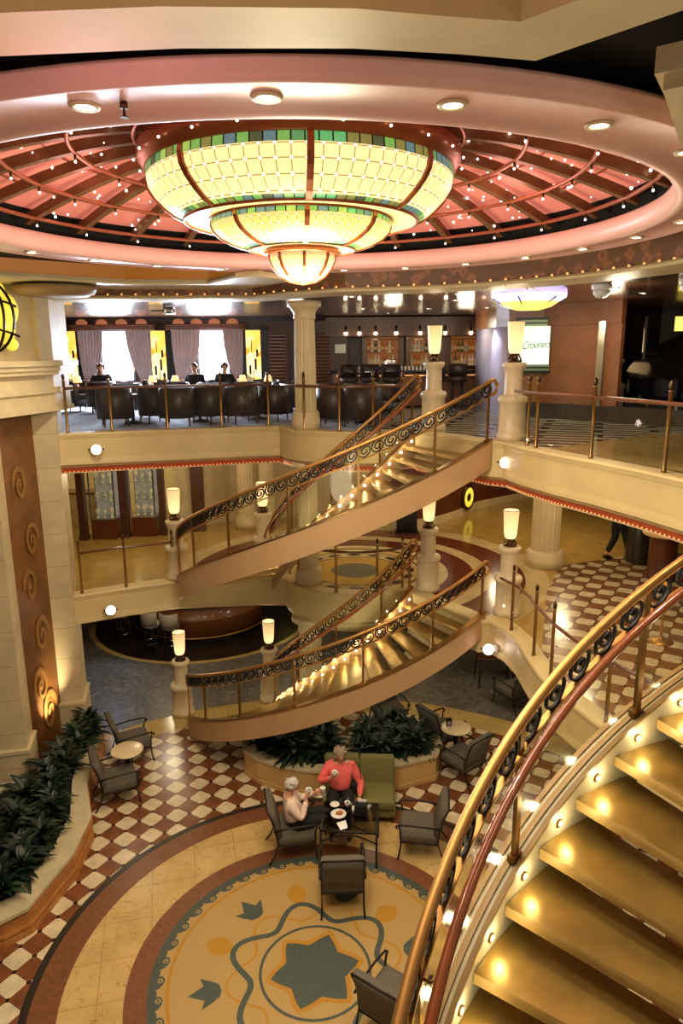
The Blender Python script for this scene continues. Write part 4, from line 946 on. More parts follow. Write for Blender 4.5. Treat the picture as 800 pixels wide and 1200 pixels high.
# bar on the ground floor
BX,BY=-4.1,19.55
t=thing('bar_counter','long curved brown bar counter with a brass foot rail on the ground floor','bar counter',(BX,BY,0))
m=MB(); m.lathe([(1.8,.1),(1.84,.12),(1.84,.55),(1.88,.6),(1.88,.66),(1.84,.7),(1.84,1.02)],n=64,a0=R(185),a1=R(355)); m.build('front','wood_copper',t)
m=MB(); m.lathe([(1.5,1.02),(2.02,1.02),(2.04,1.05),(2.02,1.08),(1.5,1.08)],n=64,a0=R(185),a1=R(355)); m.build('worktop','granite_black',t)
m=MB(); m.tube([(1.98*cos(R(190+160*i/50)),1.98*sin(R(190+160*i/50)),.18) for i in range(51)],.025,8); m.build('foot_rail','gold',t)
m=MB(); m.lathe([(1.86,0),(1.86,.1)],n=64,a0=R(185),a1=R(355)); m.build('plinth','black',t)
def barstool(label,loc,rz,mat,first={}):
    if mat in first: return dup(first[mat],loc,rz,label)
    t=thing('bar_stool',label,'stool',loc,rz); first[mat]=t
    m=MB(); m.lathe([(.001,.68),(.2,.68),(.23,.7),(.23,.76),(.2,.79),(.001,.8)],n=24); m.build('seat',mat,t)
    m=MB(); m.sweep([(.24*cos(R(200+140*i/14)),.24*sin(R(200+140*i/14)),.76) for i in range(15)],[(-.03,0),(.03,0),(.04,.22),(.03,.36),(-.0,.36),(-.02,.2)]); m.build('backrest',mat,t)
    for k in range(4): a=PI/4+k*PI/2; m=MB(); m.cyl((.15*cos(a),.15*sin(a),.69),(.2*cos(a),.2*sin(a),0),.016,8); m.build('leg','chair_iron',t)
    m=MB(); m.tube([(.185*cos(2*PI*i/24),.185*sin(2*PI*i/24),.25) for i in range(24)],.01,6,True); m.build('foot_ring','chrome',t); return t
for i,(a,mat,lab) in enumerate(((R(262),'stool_gray','pale grey rounded bar stool at the curved bar, nearer the middle of the counter'),(R(249),'stool_gray','pale grey rounded bar stool at the curved bar, second from the middle'),(R(222),'leather','dark bar stool standing against the blue-lit end of the curved bar'),(R(210),'leather','dark bar stool at the blue-lit end of the curved bar, nearest the wall'))):
    barstool(lab,(BX+2.45*cos(a),BY+2.45*sin(a),0),a-PI/2+PI,mat)
t=thing('picture_panel','small glowing green and yellow glass panel on the dark ground floor wall','wall panel',(-1.75,20.9,1.35)); m=MB(); m.box((0,0,0),(.5,.04,.4)); m.build('frame','brass',t); m=MB()
for i in range(5):
    for j in range(4): m.box((-.18+i*.09,-.03,-.13+j*.085),(.08,.02,.075),0,(i*3+j*2)%2)
m.build('glass',['porthole','border_glass_2'],t)
# ------------------------------------------------------------------ wall spotlights, sconce, ceiling fixtures
def spotlamp(label,loc,aim,first=[None]):
    d=(Vector(aim)-Vector(loc)).normalized(); q=d.to_track_quat('Z','Y').to_euler()
    if first[0]: o=dup(first[0],loc,0,label); o.rotation_euler=q
    else:
        o=thing('spotlight',label,'spotlight',loc); o.rotation_euler=q; first[0]=o
        m=MB(); m.lathe([(.05,-.16),(.075,-.14),(.085,-.02),(.1,0),(.1,.02),(.088,.02)],n=24); m.f.pop(); m.m.pop(); m.sm.pop(); m.build('housing','fascia',o)
        m=MB(); m.lathe([(.001,.012),(.086,.012)],n=24); m.build('lens','spot_hot',o)
        m=MB(); m.tube([(.1,0,-.04),(.13,0,-.08),(.1,0,-.2),(0,0,-.24),(-.1,0,-.2),(-.13,0,-.08),(-.1,0,-.04)],.012,6); m.build('yoke','chair_iron',o)
    return o
spotlamp('white spotlight clamped on the upper deck edge below the lounge windows',(-4.5,12.9,5.89),(0,1,6.6))
spotlamp('white spotlight clamped on the middle deck edge near the left pilaster',(-4.5,12.95,2.74),(0,1,6.6))
spotlamp('white spotlight mounted by the top of the upper staircase below the deck',(2.62,11.12,5.87),(0,1,6.6))
spotlamp('white spotlight with a square ballast box by the top of the lower staircase',(2.5,11.25,2.62),(0,1,6.6))
m=MB(); m.box((0,0,0),(.18,.14,.15),0,0,.02); o=m.build('ballast_box','stool_gray'); o.location=(2.68,11.22,2.66); o.rotation_euler=(0,.3,.5); tag(o,'square grey ballast box beside the lower spotlight','electrical box')
m=MB(); m.box((0,0,0),(.16,.14,.18),0,0,.02); o=m.build('ballast_box','stool_gray'); o.location=(2.8,11.1,5.84); tag(o,'square pale ballast box beside the spotlight under the upper deck','electrical box')
SX,SY,SZ=-5.3,11.45,8.18
t=thing('wall_sconce','large wall sconce of yellow mottled glass in a cage of dark iron straps','wall lamp',(SX,SY,SZ))
m=MB()
for (x,z,a,b) in ((-.02,.38,.1,.14),(.06,.1,.2,.26),(.02,-.2,.16,.22),(.1,-.42,.1,.1),(-.2,.0,.2,.4)): m.ball((x,.03,z),1,16,0,(a,.08,b))
m.build('glass','porthole',t)
for k in range(4):
    m=MB(); P=[]
    for i in range(21):
        a=-PI/2+PI*i/20; rr=(.42,.42,.42,.42)[k]; P.append((-.2+rr*1.1*cos(a)*(1,.75,.45,.1)[k],-.12-.2*cos(a)*(.2,.6,.9,1)[k],.56*sin(a)))
    m.tube(P,.022,6); m.build('strap','iron',t)
for z,w in ((.25,.4),(-.2,.42)): m=MB(); m.tube([(-.6,-.3,z+.2),(-.2,-.3,z+.08),(.16,-.14,z-.04),(w*.62,-.02,z-.1)],.02,6); m.build('strap','iron',t)
t=thing('track_spotlights','dark ceiling track with three bright round bulbs above the wall sconce','track light',(-4.97,11.6,8.83)); m=MB(); m.box((-.2,0,.11),(1.4,.05,.04),.05); m.build('track','chair_iron',t)
for x,z in ((-.24,.02),(.03,-.03),(.2,-.07)): m=MB(); m.cyl((x,0,.1),(x,0,z+.03),.012,6,1); m.ball((x,0,z),.045,12,0); m.build('bulb',['lamp_hot','chair_iron'],t)
m=MB(); m.lathe([(.0,8.42),(.5,8.42),(.62,8.48),(.66,8.56)],(-4.6,11.9,.1),40); tag(m.build('ceiling_disc','ceiling_plain'),'shallow round ceiling disc with a pale rim above the wall sconce','ceiling panel')
t=thing('ceiling_lamp','shallow round ceiling lamp with a yellow glass bowl and violet beaded rim','ceiling light',(3.24,12.6,8.3))
m=MB(); m.lathe([(.001,-.02),(.2,-.01),(.38,.04),(.5,.12)],n=48,); m.build('glass_bowl','ceil_lamp_yellow',t)
m=MB(); m.lathe([(.49,.115),(.56,.15),(.62,.19),(.63,.25)],n=64); m.f=m.f[:-2]; m.m=m.m[:-2]; m.sm=m.sm[:-2]; m.build('beaded_rim','ceil_lamp_violet',t)
for k in range(6): m=MB(); a=k*PI/3; m.tube([(r*cos(a),r*sin(a),z-.01) for r,z in ((.05,.0),(.36,.055),(.62,.19))],.012,6); m.build('rib','iron',t)
for p,lab in (((3.84,10.8,8.54),'white dome camera on the ceiling edge, nearer the round ceiling lamp'),((4.75,10.0,8.54),'white dome camera on the ceiling edge, farther from the round ceiling lamp')):
    t=thing('dome_camera',lab,'camera',p); m=MB(); m.lathe([(.13,.02),(.15,0),(.14,-.06),(.13,-.07)],n=28); m.build('base','bulb_frost',t); m=MB(); m.lathe([(.125,-.07),(.115,-.13),(.075,-.175),(.001,-.19)],n=28); m.build('dome','bulb_frost',t); m=MB(); m.lathe([(.06,-.1),(.05,-.17),(.001,-.195)],(0,-.03,0),n=16); m.build('lens','chrome',t)
t=thing('ceiling_projector','small dark projector hanging from the lounge ceiling','projector',(-3.6,15,8.46)); m=MB(); m.box((.1,0,0),(.2,.22,.14),0,0,.03); m.build('body','chrome',t); m=MB(); m.box((-.14,0,.0),(.26,.04,.03)); m.cyl((0,0,.0),(0,0,.1),.02); m.build('arm','iron',t)
dg='recessed downlights in the dark lounge ceiling'; dd=None
for x,y in [(-4.2,14.2),(-2.2,14.6),(-.5,15),(.9,14.5),(2.2,14.0),(3.6,14.2),(.5,16.5),(2.0,16.6),(3.3,16.4),(-5.5,16),(-2.8,17),(1.2,18.4),(2.6,18.4),(.2,12.9),(2.0,12.5),(3.0,11.6),(4.3,11.5),(5.2,12.6)]:
    if dd is None:
        dd=thing('ceiling_downlight','small round recessed downlight in the dark ceiling of the upper deck lounge','light',(x,y,8.56),0,dg); m=MB(); m.lathe([(.045,-.01),(.065,-.008),(.065,0)],n=16); m.f=m.f[:-2]; m.m=m.m[:-2]; m.sm=m.sm[:-2]; m.build('bezel','chrome',dd); m=MB(); m.lathe([(.001,-.006),(.047,-.006)],n=12); m.build('lamp','lamp_hot',dd)
    else: dup(dd,(x,y,8.56))

# ------------------------------------------------------------------ upper deck lounge
def tub(label,loc,rz,first=[None],hi=False):
    if first[0]: return dup(first[0],loc,rz,label)
    t=thing('tub_chair',label,'chair',loc,rz); first[0]=t
    m=MB(); m.box((0,.02,.36),(.5,.5,.16),0,0,.05); m.build('seat','leather',t)
    m=MB(); m.sweep([(.3*cos(R(180+180*i/18))*1.0,.28*sin(R(180+180*i/18))+.02,.16) for i in range(19)]+[(.3,.25,.16)],[(-.04,0),(.05,0),(.06,.3),(.05,.58),(0,.61),(-.04,.58)],smooth=True)
    m.build('backrest','leather',t)
    for x in (-.22,.22):
        for y in (-.2,.22): m=MB(); m.cyl((x,y,.18),(x*1.05,y*1.05,0),.022,8,0,.015); m.build('leg','wood_dark',t)
    return t
CG='dark armchairs in the lounge by the windows'
for i,(x,y,a) in enumerate([(-4.55,14.3,.4),(-3.95,15.0,-.9),(-3.3,14.35,.2),(-2.75,14.75,-.5),(-2.05,14.75,.5),(-1.45,15.2,-.4),(-4.9,16.4,.7),(-3.9,16.9,2.6),(-3.0,16.5,-.6),(-2.1,16.6,2.5),(-1.3,16.9,.5),(-5.9,17.6,.3),(-4.6,18.2,2.8),(-3.2,18.5,3.0),(-1.8,18.3,2.7),(-6.6,18.2,-2.2)]):
    tub('dark brown tub armchair in the lounge by the windows',(x,y,Z7),a)['group']=CG
for i,(x,y,a,lab) in enumerate([(-.14,14.15,2.9,'dark brown armchair behind the round balustrade, beside the fluted column'),(.38,13.85,2.6,'dark brown armchair behind the round balustrade, second from the fluted column'),(.95,14.6,.4,'dark armchair near the bar, behind the inner pedestal lamp'),(-.2,15.6,3.0,'dark armchair in front of the bar, behind the pair at the round balustrade'),(.5,15.7,3.3,'dark armchair in front of the bar, facing the far end of the counter')]):
    tub(lab,(x,y,Z7),a+PI)
tt=None
for i,(x,y) in enumerate([(-4.35,14.85),(-3.0,15.1),(-1.8,15.6),(-3.9,16.2),(-5.9,18.3),(-4.0,17.6),(-2.4,17.6),(-1.7,17.6),(.45,14.6)]):
    if tt is None:
        tt=thing('lounge_table','small dark round lounge table among the armchairs','table',(x,y,Z7),0,'dark lounge tables'); m=MB(); m.lathe([(.001,.56),(.27,.56),(.28,.58),(.27,.6),(.001,.6)],n=28); m.build('tabletop','wood_dark',tt); m=MB(); m.lathe([(.2,0),(.18,.03),(.035,.06),(.035,.56)],n=16); m.build('base','iron',tt)
    else: dup(tt,(x,y,Z7))
tl=None
for x,y,lab in ((-6.5,17.7,'small table lamp with a cream shade by the first lit glass panel'),(-4.62,17.6,'small table lamp with a cream shade left of the middle lit glass panel'),(-4.06,17.6,'small table lamp with a cream shade right of the middle lit glass panel'),(-2.4,17.6,'small table lamp with a cream shade below the third lit glass panel'),(-1.78,17.6,'small table lamp with a cream shade in front of the louvred shutter')):
    if tl is None:
        tl=thing('table_lamp',lab,'lamp',(x,y,Z7+.6)); m=MB(); m.lathe([(.06,0),(.055,.02),(.015,.04),(.012,.2)],n=14); m.build('base','brass',tl); m=MB(); m.lathe([(.11,.14),(.06,.3)],n=20); m.build('lamp_shade','shade',tl)
    else: dup(tl,(x,y,Z7+.6),0,lab)
cu=None
for i,(x0,x1,tie,lab) in enumerate(((-7.15,-6.45,-7.0,'beige curtain tied back on the outer side of the first bright window'),(-5.85,-5.15,-5.25,'beige curtain tied back on the inner side of the first bright window'),(-4.6,-3.8,-4.45,'beige curtain tied back on the outer side of the second bright window'),(-3.2,-2.65,-2.75,'beige curtain tied back on the inner side of the second bright window'))):
    m=MB(); n=40; rows=[]
    for z,k in ((8.25,0),(7.8,.1),(7.4,.35),(7.05,.75),(6.9,.9),(6.8,.85),(6.5,.6),(6.2,.5)):
        row=[]
        for j in range(n+1):
            u=j/n; x=x0+(x1-x0)*u; x=x+(tie-x)*k*.62; row.append((x,19.75+.035*sin(u*2*PI*8),z))
        rows.append(row)
    k=n+1; m.add([p for r_ in rows for p in r_],[(a*k+j,a*k+j+1,(a+1)*k+j+1,(a+1)*k+j) for a in range(len(rows)-1) for j in range(n)],0,True)
    c=m.build('curtain','curtain'); tag(c,lab,'curtain')
    m=MB(); w=(x1-x0)*.3; m.sweep([(tie-w*.6,19.68,6.9),(tie,19.66,6.88),(tie+w*.6,19.68,6.9)],[(-.005,-.03),(.005,-.03),(.005,.03),(-.005,.03)]); m.build('tieback','panel_gold',c)
for i,(x0,x1,lab) in enumerate(((-7.3,-5.0,'fluted wooden pelmet over the first bright window with scallops of orange glow above'),(-4.7,-2.55,'fluted wooden pelmet over the second bright window with scallops of orange glow above'))):
    t=thing('pelmet',lab,'pelmet',((x0+x1)/2,19.6,8.25)); w=x1-x0
    for z in (0,.05,.1): m=MB(); m.tube([(-w/2,0,z),(-w/2+.12,-.06,z),(w/2-.12,-.06,z),(w/2,0,z)],.026,8); m.build('moulding','wood_copper',t)
    for k in range(4): m=MB(); m.ball((-w/2+.35+k*(w-.7)/3,0,.16),.16,14,0,(1,.3,.7)); m.build('glow_scallop','glow_scallop',t)
sg=None
for x,lab in ((-7.42,'tall lit orange stained glass panel in a black frame beside the pilaster'),(-4.98,'tall lit orange stained glass panel in a black frame between the two bright windows'),(-2.38,'tall lit orange stained glass panel in a black frame next to the louvred shutter')):
    if sg is None:
        def sgm():
            m_,nt,b=nodes('stained_orange'); tc=N(nt,'ShaderNodeTexCoord'); v=N(nt,'ShaderNodeTexVoronoi',i_Scale=3.5); L(nt,tc.outputs['Object'],v.inputs['Vector']); s=N(nt,'ShaderNodeSeparateColor'); L(nt,v.outputs['Color'],s.inputs[0])
            c=ramp(nt,s.outputs[0],[(.1,(236,150,40)),(.5,(252,206,96)),(.85,(250,232,170)),(.97,(60,40,16))]); L(nt,c,b.inputs['Base Color']); L(nt,c,b.inputs['Emission Color']); b.inputs['Emission Strength'].default_value=1.5; MAT['stained_orange']=m_
        sgm()
        sg=thing('stained_glass_panel',lab,'glass panel',(x,19.85,7.5)); m=MB(); m.box((0,-.03,0),(.4,.03,1.42)); m.build('glass','stained_orange',sg)
        m=MB(); m.box((-.3,0,0),(.2,.12,1.62)); m.box((.3,0,0),(.2,.12,1.62)); m.box((0,0,.76),(.8,.12,.1)); m.box((0,0,-.76),(.8,.12,.1)); m.build('frame','black',sg)
        m=MB()
        for k,(px,pz,l,a) in enumerate(((.05,-.2,.3,.8),(-.1,-.35,.25,.4),(.1,.1,.2,2.2),(-.05,.3,.35,1.3),(.0,-.5,.3,.6))): m.box((px,-.05,pz),(.02 if k>2 else .06,.01,l),0); 
        m.build('lead_lines','lead',sg)
    else: dup(sg,(x,19.85,7.5),0,lab)
sh_=None
for x,lab in ((-1.72,'louvred wooden shutter beside the third lit glass panel'),(-.5,'louvred wooden shutter between the fluted column and the bar')):
    if sh_ is None:
        sh_=thing('shutter',lab,'shutter',(x,19.85,7.35)); m=MB(); m.box((-.24,0,0),(.06,.06,1.6)); m.box((.24,0,0),(.06,.06,1.6)); m.box((0,0,.8),(.54,.06,.06)); m.box((0,0,-.8),(.54,.06,.06)); m.build('frame','wood_dark',sh_)
        m=MB()
        for k in range(17): m.box((0,0,-.74+k*.092),(.44,.055,.05),0,0,0,.6)
        m.build('slats','wood_copper',sh_)
    else: dup(sh_,(x,19.85,7.35),0,lab)
# bar of the upper deck
t=thing('bar_counter','long dark bar counter with a glowing wooden front on the upper deck','bar counter',(2.1,18.95,Z7))
m=MB(); m.box((0,0,.46),(4.6,.5,.84)); m.build('front','wood_copper',t); m=MB(); m.box((0,-.06,.92),(4.8,.72,.07),0,0,.02); m.build('worktop','piano',t)
m=MB()
for k in range(4): m.box((-1.7+k*1.1,-.262,.62),(.9,.02,.4),0,0)
m.build('front_panel','wood_copper',t)
m=MB(); m.box((0,-.255,.82),(4.4,.01,.03)); m.build('light_strip','led_dot',t)
for i,x in enumerate((.2,.75,1.3,2.45,3.0)):
    barstool(['dark high bar stool at the upper bar, first from the shutter end','dark high bar stool at the upper bar, second from the shutter end','dark high bar stool at the upper bar, third from the shutter end','dark high bar stool at the upper bar behind the inner pedestal lamp','dark high bar stool at the upper bar nearest the pale wall corner'][i],(x,18.35,Z7),PI,'leather')
bot=[]
for k,(mt,pf) in enumerate((('bottle_amber',[(.035,0),(.038,.02),(.038,.2),(.03,.24),(.014,.27),(.013,.33),(.016,.34)]),('bottle_clear',[(.04,0),(.042,.02),(.042,.17),(.03,.2),(.015,.22),(.014,.3),(.017,.31)]),('bottle_green',[(.036,0),(.038,.02),(.038,.19),(.015,.26),(.014,.34),(.016,.35)]),('bottle_label',[(.05,0),(.05,.14),(.03,.18),(.014,.2),(.014,.26)]))):
    b=thing('bottle','liquor bottle standing on the lit back shelves of the bar','bottle',(0,0,0),0,'bottles on the bar shelves'); m=MB(); m.lathe(pf,n=14); m.build('body',mt,b); m=MB(); m.lathe([(pf[1][0]+.001,.06),(pf[1][0]+.001,.14)],n=14); m.f=m.f[:-2]; m.m=m.m[:-2]; m.sm=m.sm[:-2]; m.build('label','bottle_label' if k!=3 else 'paper',b); bot.append(b)
used=set(); rg=random.Random(11)
for x0,x1,lab in ((.7,1.75,'tall lit bottle shelf in the bar, first from the shutter end'),(1.95,2.95,'tall lit bottle shelf in the bar, behind the inner pedestal lamp'),(3.1,4.2,'tall lit bottle shelf in the bar, next to the pale wall corner')):
    t=thing('bottle_shelf',lab,'shelf',((x0+x1)/2,20.95,Z7)); w=x1-x0
    m=MB(); m.box((0,.18,1.3),(w,.04,1.7)); m.build('back','shelf_glow',t)
    for s in (-1,1): m=MB(); m.box((s*w/2,-.0,1.2),(.14,.4,2.2)); m.build('side_panel','wood_copper',t)
    for z in (1.02,1.42,1.78): m=MB(); m.box((0,0,z),(w,.36,.025)); m.build('shelf','chrome' if z<1.2 else 'glass_dark',t)
    m=MB(); m.box((0,0,.5),(w,.4,1.0)); m.build('cabinet','wood_dark',t)
    for z in (1.0325,1.4325):
        n=int((w-.2)/.1)
        for k in range(n):
            b=rg.randrange(4); p=(x0+.12+k*.1+rg.uniform(-.01,.01),20.86+rg.uniform(-.04,.06),Z7+z)
            if b in used: dup(bot[b],p)
            else: used.add(b); bot[b].location=p
pd=None
for x in (.15,.52,.96,1.52,2.17,2.85,3.55,4.2):
    if pd is None: pd=thing('bar_spotlight','small bright lamp hanging in the row above the upper bar counter','light',(x,19.72,8.1),0,'row of lamps above the bar'); m=MB(); m.ball((0,0,0),.045,12); m.build('bulb','lamp_hot',pd); m=MB(); m.cyl((0,0,.03),(0,0,.2),.03,8); m.build('housing','iron',pd)
    else: dup(pd,(x,19.72,8.1))
gl=None
for k in range(14):
    x=.35+k*.075 if k<7 else 1.6+(k-7)*.1; p=(x,18.85+.03*(k%2),Z7+.955)
    if gl is None: gl=thing('drinking_glass','small drinking glass upside down on the bar worktop','glass',p,0,'glasses on the bar worktop'); m=MB(); m.lathe([(.03,0),(.026,.1),(.02,.1)],n=12); m.build('bowl','bottle_clear',gl)
    else: dup(gl,p)
t=thing('coffee_machine','chrome coffee machine on the bar counter','coffee machine',(1.3,19.05,Z7+.955)); m=MB(); m.box((0,0,.14),(.3,.26,.28),0,0,.03); m.build('body','chrome',t); m=MB(); m.cyl((-.08,-.12,.12),(-.08,-.2,.1),.02); m.cyl((.08,-.12,.12),(.08,-.2,.1),.02); m.build('spout','chrome',t)
t=thing('till_screen','tilted till screen on the bar counter near the pale wall corner','screen',(3.75,18.9,Z7+.955)); m=MB(); m.box((0,0,.15),(.3,.03,.22),.3,0,.01,-.3); m.box((0,.05,.04),(.1,.12,.08)); m.build('body','chrome',t); m=MB(); m.box((.006,-.024,.15),(.26,.012,.18),.3,0,0,-.3); m.build('display','stool_gray',t)
m=MB(); m.box((0,0,0),(.3,.02,.24)); o=m.build('wall_notice','paper'); o.location=(.0,19.93,7.7); tag(o,'small pale arched notice on the wooden wall next to the shutter by the bar','notice')
# lit sign
t=thing('wall_sign','lit pale green sign with script lettering in a dark banded frame','sign',(4.22,15.74,7.72),-.2)
m=MB(); m.box((0,0,0),(.72,.05,.82)); m.build('screen','screen',t)
m=MB(); m.box((.38,-.01,0),(.08,.1,1.16)); m.box((-.37,-.01,0),(.05,.1,1.1)); m.box((0,-.01,.56),(.84,.1,.05)); m.box((0,-.01,-.56),(.84,.1,.05)); m.box((0,-.0,.47),(.8,.07,.03)); m.box((0,0,-.47),(.8,.07,.03)); m.build('frame','sign_frame',t)
m=MB()
for z in (.515,.43,-.515,-.43): m.box((-.01,-.005,z),(.74,.06,.05))
m.build('frame_band','sign_band',t)
cv=bpy.data.curves.new('lettering_curve','FONT'); cv.body='Crooners'; cv.size=.185; cv.shear=.45; cv.align_x='CENTER'; cv.extrude=.002; cv.space_character=.92; cv.materials.append(MAT['script_green'])
lt0=bpy.data.objects.new('lettering_curve',cv); COL.objects.link(lt0); lm=bpy.data.meshes.new_from_object(lt0.evaluated_get(bpy.context.evaluated_depsgraph_get())); bpy.data.objects.remove(lt0); lt=bpy.data.objects.new('lettering',lm); COL.objects.link(lt); lt.parent=t; lt.location=(.03,-.03,-.06); lt.rotation_euler=(PI/2,R(-4),0); lt.scale=(.88,1.25,1)
# right side of the upper deck
for i,(x,y) in enumerate(((5.5,15.2),(5.85,15.1),(6.3,15.0))):
    m=MB(); m.box((0,0,1.05),(.05,.05,2.1)); m.box((0,0,.05),(.12,.12,.1)); o=m.build('chrome_mullion','chrome'); o.location=(x,y,Z7); tag(o,['slim chrome mullion next to the copper wall','slim chrome mullion between the two cylinder wall lamps','slim chrome mullion beside the black piano lid'][i],'mullion')
for (x,y),lab in (((5.42,15.6),'lit cream cylinder lamp on a stone pedestal beyond the copper wall'),((6.0,15.7),'lit cream cylinder lamp partly hidden behind the black piano lid')):
    dup(nl,(x,y,Z7),0,lab)
t=thing('grand_piano','glossy black grand piano with its lid raised beyond the balustrade','piano',(6.85,14.1,Z7),.2)
bp_=[(-.75,-.7),(.75,-.7),(.75,0),(.6,.4),(.3,.9),(-.1,1.2),(-.55,1.2),(-.75,.8)]
m=MB(); m.prism(bp_,.55,.85); m.build('body','piano',t)
m=MB(); vs=[]; 
for x,y in bp_[1:]: pass
m.add([(x,y,.88+(x+.75)*0+ (.75-x)*.0) for x,y in bp_],[]) if False else None
ang=R(42); ld=[((-.75+(x+.75)*cos(ang)),y,.87+(x+.75)*sin(ang)) for x,y in bp_]; ld2=[(a-.02*sin(ang),b,c+.02*cos(ang)) for a,b,c in ld]; n=len(ld)
m.add(ld+ld2,[tuple(range(n)),tuple(range(2*n-1,n-1,-1))]+[(i,(i+1)%n,(i+1)%n+n,i+n) for i in range(n)]); m.build('lid','piano',t)
m=MB(); m.box((0,-.78,.6),(1.4,.2,.1)); m.build('keyboard','piano',t)
for x,y in ((-.6,-.55),(.6,-.55),(-.2,.95)): m=MB(); m.cyl((x,y,.56),(x,y,0),.05,10,0,.035); m.build('leg','piano',t)
m=MB(); m.box((0,0,0),(.34,.06,.3)); o=m.build('lit_panel','ceil_lamp_yellow'); o.location=(7.35,15.6,8.15); tag(o,'glowing yellow box lamp on the dark mirrored wall above the piano','wall lamp')

# ------------------------------------------------------------------ middle deck
def case(label,loc,rz,first=[None]):
    if first[0]: return dup(first[0],loc,rz,label)
    t=thing('display_case',label,'display case',loc,rz); first[0]=t
    m=MB(); m.box((0,0,.25),(.62,.5,.5)); m.build('base','wood_red',t)
    m=MB(); m.box((0,.23,1.4),(.6,.02,1.8)); m.build('back','case_light',t)
    m=MB()
    for x in (-.3,.3):
        for y in (-.24,.24): m.box((x,y,1.4),(.03,.03,1.8))
    m.box((0,0,.51),(.64,.52,.03)); m.box((0,0,2.3),(.64,.52,.06)); m.build('frame','chrome',t)
    for z in (.95,1.4,1.85): m=MB(); m.box((0,0,z),(.58,.46,.012)); m.build('shelf','glass',t)
    m=MB(); m.box((0,-.25,1.4),(.58,.006,1.76)); m.build('glass_front','glass',t); return t
case('lit glass display case of the shop, beside the cream pilaster',(-5.92,17.3,Z6),0); case('lit glass display case of the shop, beside the pedestal lamp',(-5.0,17.55,Z6),0)
bu=None; rg=random.Random(4)
for cx,cy in ((-5.92,17.3),(-5.0,17.55)):
    for z in (.53,.96,1.41,1.86):
        for k in range(3):
            p=(cx-.18+.18*k,cy-.08+rg.uniform(-.05,.05),Z6+z)
            if bu is None: bu=thing('jewellery_stand','small pale jewellery stand on a glass shelf of the display cases','jewellery',p,0,'stands in the display cases'); m=MB(); m.lathe([(.05,0),(.05,.01),(.015,.03),(.02,.1)],n=12); m.build('foot','white',bu); m=MB(); m.ball((0,0,.16),.065,12,0,(1,.5,1.1)); m.build('bust','white',bu)
            else: o=dup(bu,p,rg.uniform(-.6,.6),sc=rg.uniform(.8,1.25))
for x,y,w,lab in ((-6.42,17.05,.16,'dark wood door post nearest the cream pilaster'),(-5.45,17.3,.2,'dark wood door post between the two display cases'),(-4.55,17.5,.14,'dark wood door post behind the pedestal lamp'),(-3.72,17.9,.3,'broad dark wood post where the beige wall starts')):
    m=MB(); m.box((0,0,1.22),(w,.2,2.44)); m.box((0,0,.06),(w+.04,.24,.12)); o=m.build('door_post','wood_dark'); o.location=(x,y,Z6); tag(o,lab,'door post')
t=thing('shop_counter','low shop counter with a reddish top inside the lit shop','counter',(-7.0,18.6,Z6)); m=MB(); m.box((0,0,.45),(1.1,.5,.9)); m.build('body','cream_stone',t); m=MB(); m.box((0,0,.92),(1.16,.56,.05)); m.build('worktop','wood_copper',t)
t=thing('shop_shelf','tall shop shelf with rows of small dark goods beyond the display cases','shelf',(-4.15,18.7,Z6)); 
for z in (.3,.7,1.1,1.5,1.9): m=MB(); m.box((0,0,z),(.6,.3,.02)); m.build('shelf','chrome',t)
for x in (-.3,.3): m=MB(); m.box((x,0,1.1),(.03,.3,2.2)); m.build('side_panel','chrome',t)
gd=None; rg=random.Random(9)
for z in (.31,.71,1.11,1.51):
    for k in range(6):
        p=(-4.38+k*.09,18.65,Z6+z)
        if gd is None: gd=thing('boxed_goods','small boxed item on the tall shop shelf','box',p,0,'goods on the shop shelf'); m=MB(); m.box((0,0,.1),(.06,.1,.2),0,0,.006); m.build('carton','bottle_green',gd); m=MB(); m.box((0,-.051,.1),(.045,.004,.08)); m.build('label','paper',gd)
        else: dup(gd,p,sc=rg.uniform(.7,1.1))
t=thing('wall_porthole','glowing yellow round porthole with a dark centre on the red wood wall','wall lamp',(3.6,19.64,3.56),R(-55)+PI/2*0); t.rotation_euler=(0,0,R(53))
m=MB(); M_=Matrix.Rotation(PI/2,4,'X'); m.lathe([(.29,-.02),(.36,-.02),(.37,.03),(.33,.05),(.28,.045)],(0,0,0),36,0,M_); m.f=m.f[:-2]; m.m=m.m[:-2]; m.sm=m.sm[:-2]; m.build('frame','bronze',t)
m=MB(); m.lathe([(.1,.03),(.29,.03)],(0,0,0),36,0,M_); m.f=m.f[:-2]; m.m=m.m[:-2]; m.sm=m.sm[:-2]; m.build('glass','porthole',t)
m=MB(); m.lathe([(.001,.05),(.07,.05),(.12,.035)],(0,0,0),24,0,M_); m.build('hub','bronze',t)
t=thing('sign_stand','black upright panel standing by the far wall of the middle deck','stand',(1.67,17.55,Z6)); m=MB(); m.box((0,0,.34),(.52,.12,.6),0,0,.02); m.build('panel','black',t); m=MB(); m.box((0,0,.02),(.6,.34,.04)); m.build('base','black',t)
t=thing('waste_bin','tall dark bin on the tiled middle deck beside the walking man','bin',(6.5,14.85,Z6)); m=MB(); m.lathe([(.27,0),(.28,.03),(.28,1.05),(.26,1.08)],n=32); m.build('body','planter_dark' if 'planter_dark' in MAT else 'granite_black',t); m=MB(); m.lathe([(.29,1.08),(.29,1.13),(.15,1.2),(.001,1.21)],n=32); m.build('lid','iron',t)
t=thing('podium','round wooden podium with a wide pale top on the middle deck','podium',(6.5,13.72,Z6)); m=MB(); m.lathe([(.3,0),(.3,.06),(.27,.1),(.27,.84),(.3,.88)],n=40); m.build('body','wood_red',t); m=MB(); m.lathe([(.3,.88),(.4,.9),(.42,.93),(.4,.96),(.001,.96)],n=40); m.build('top','planter_side',t)
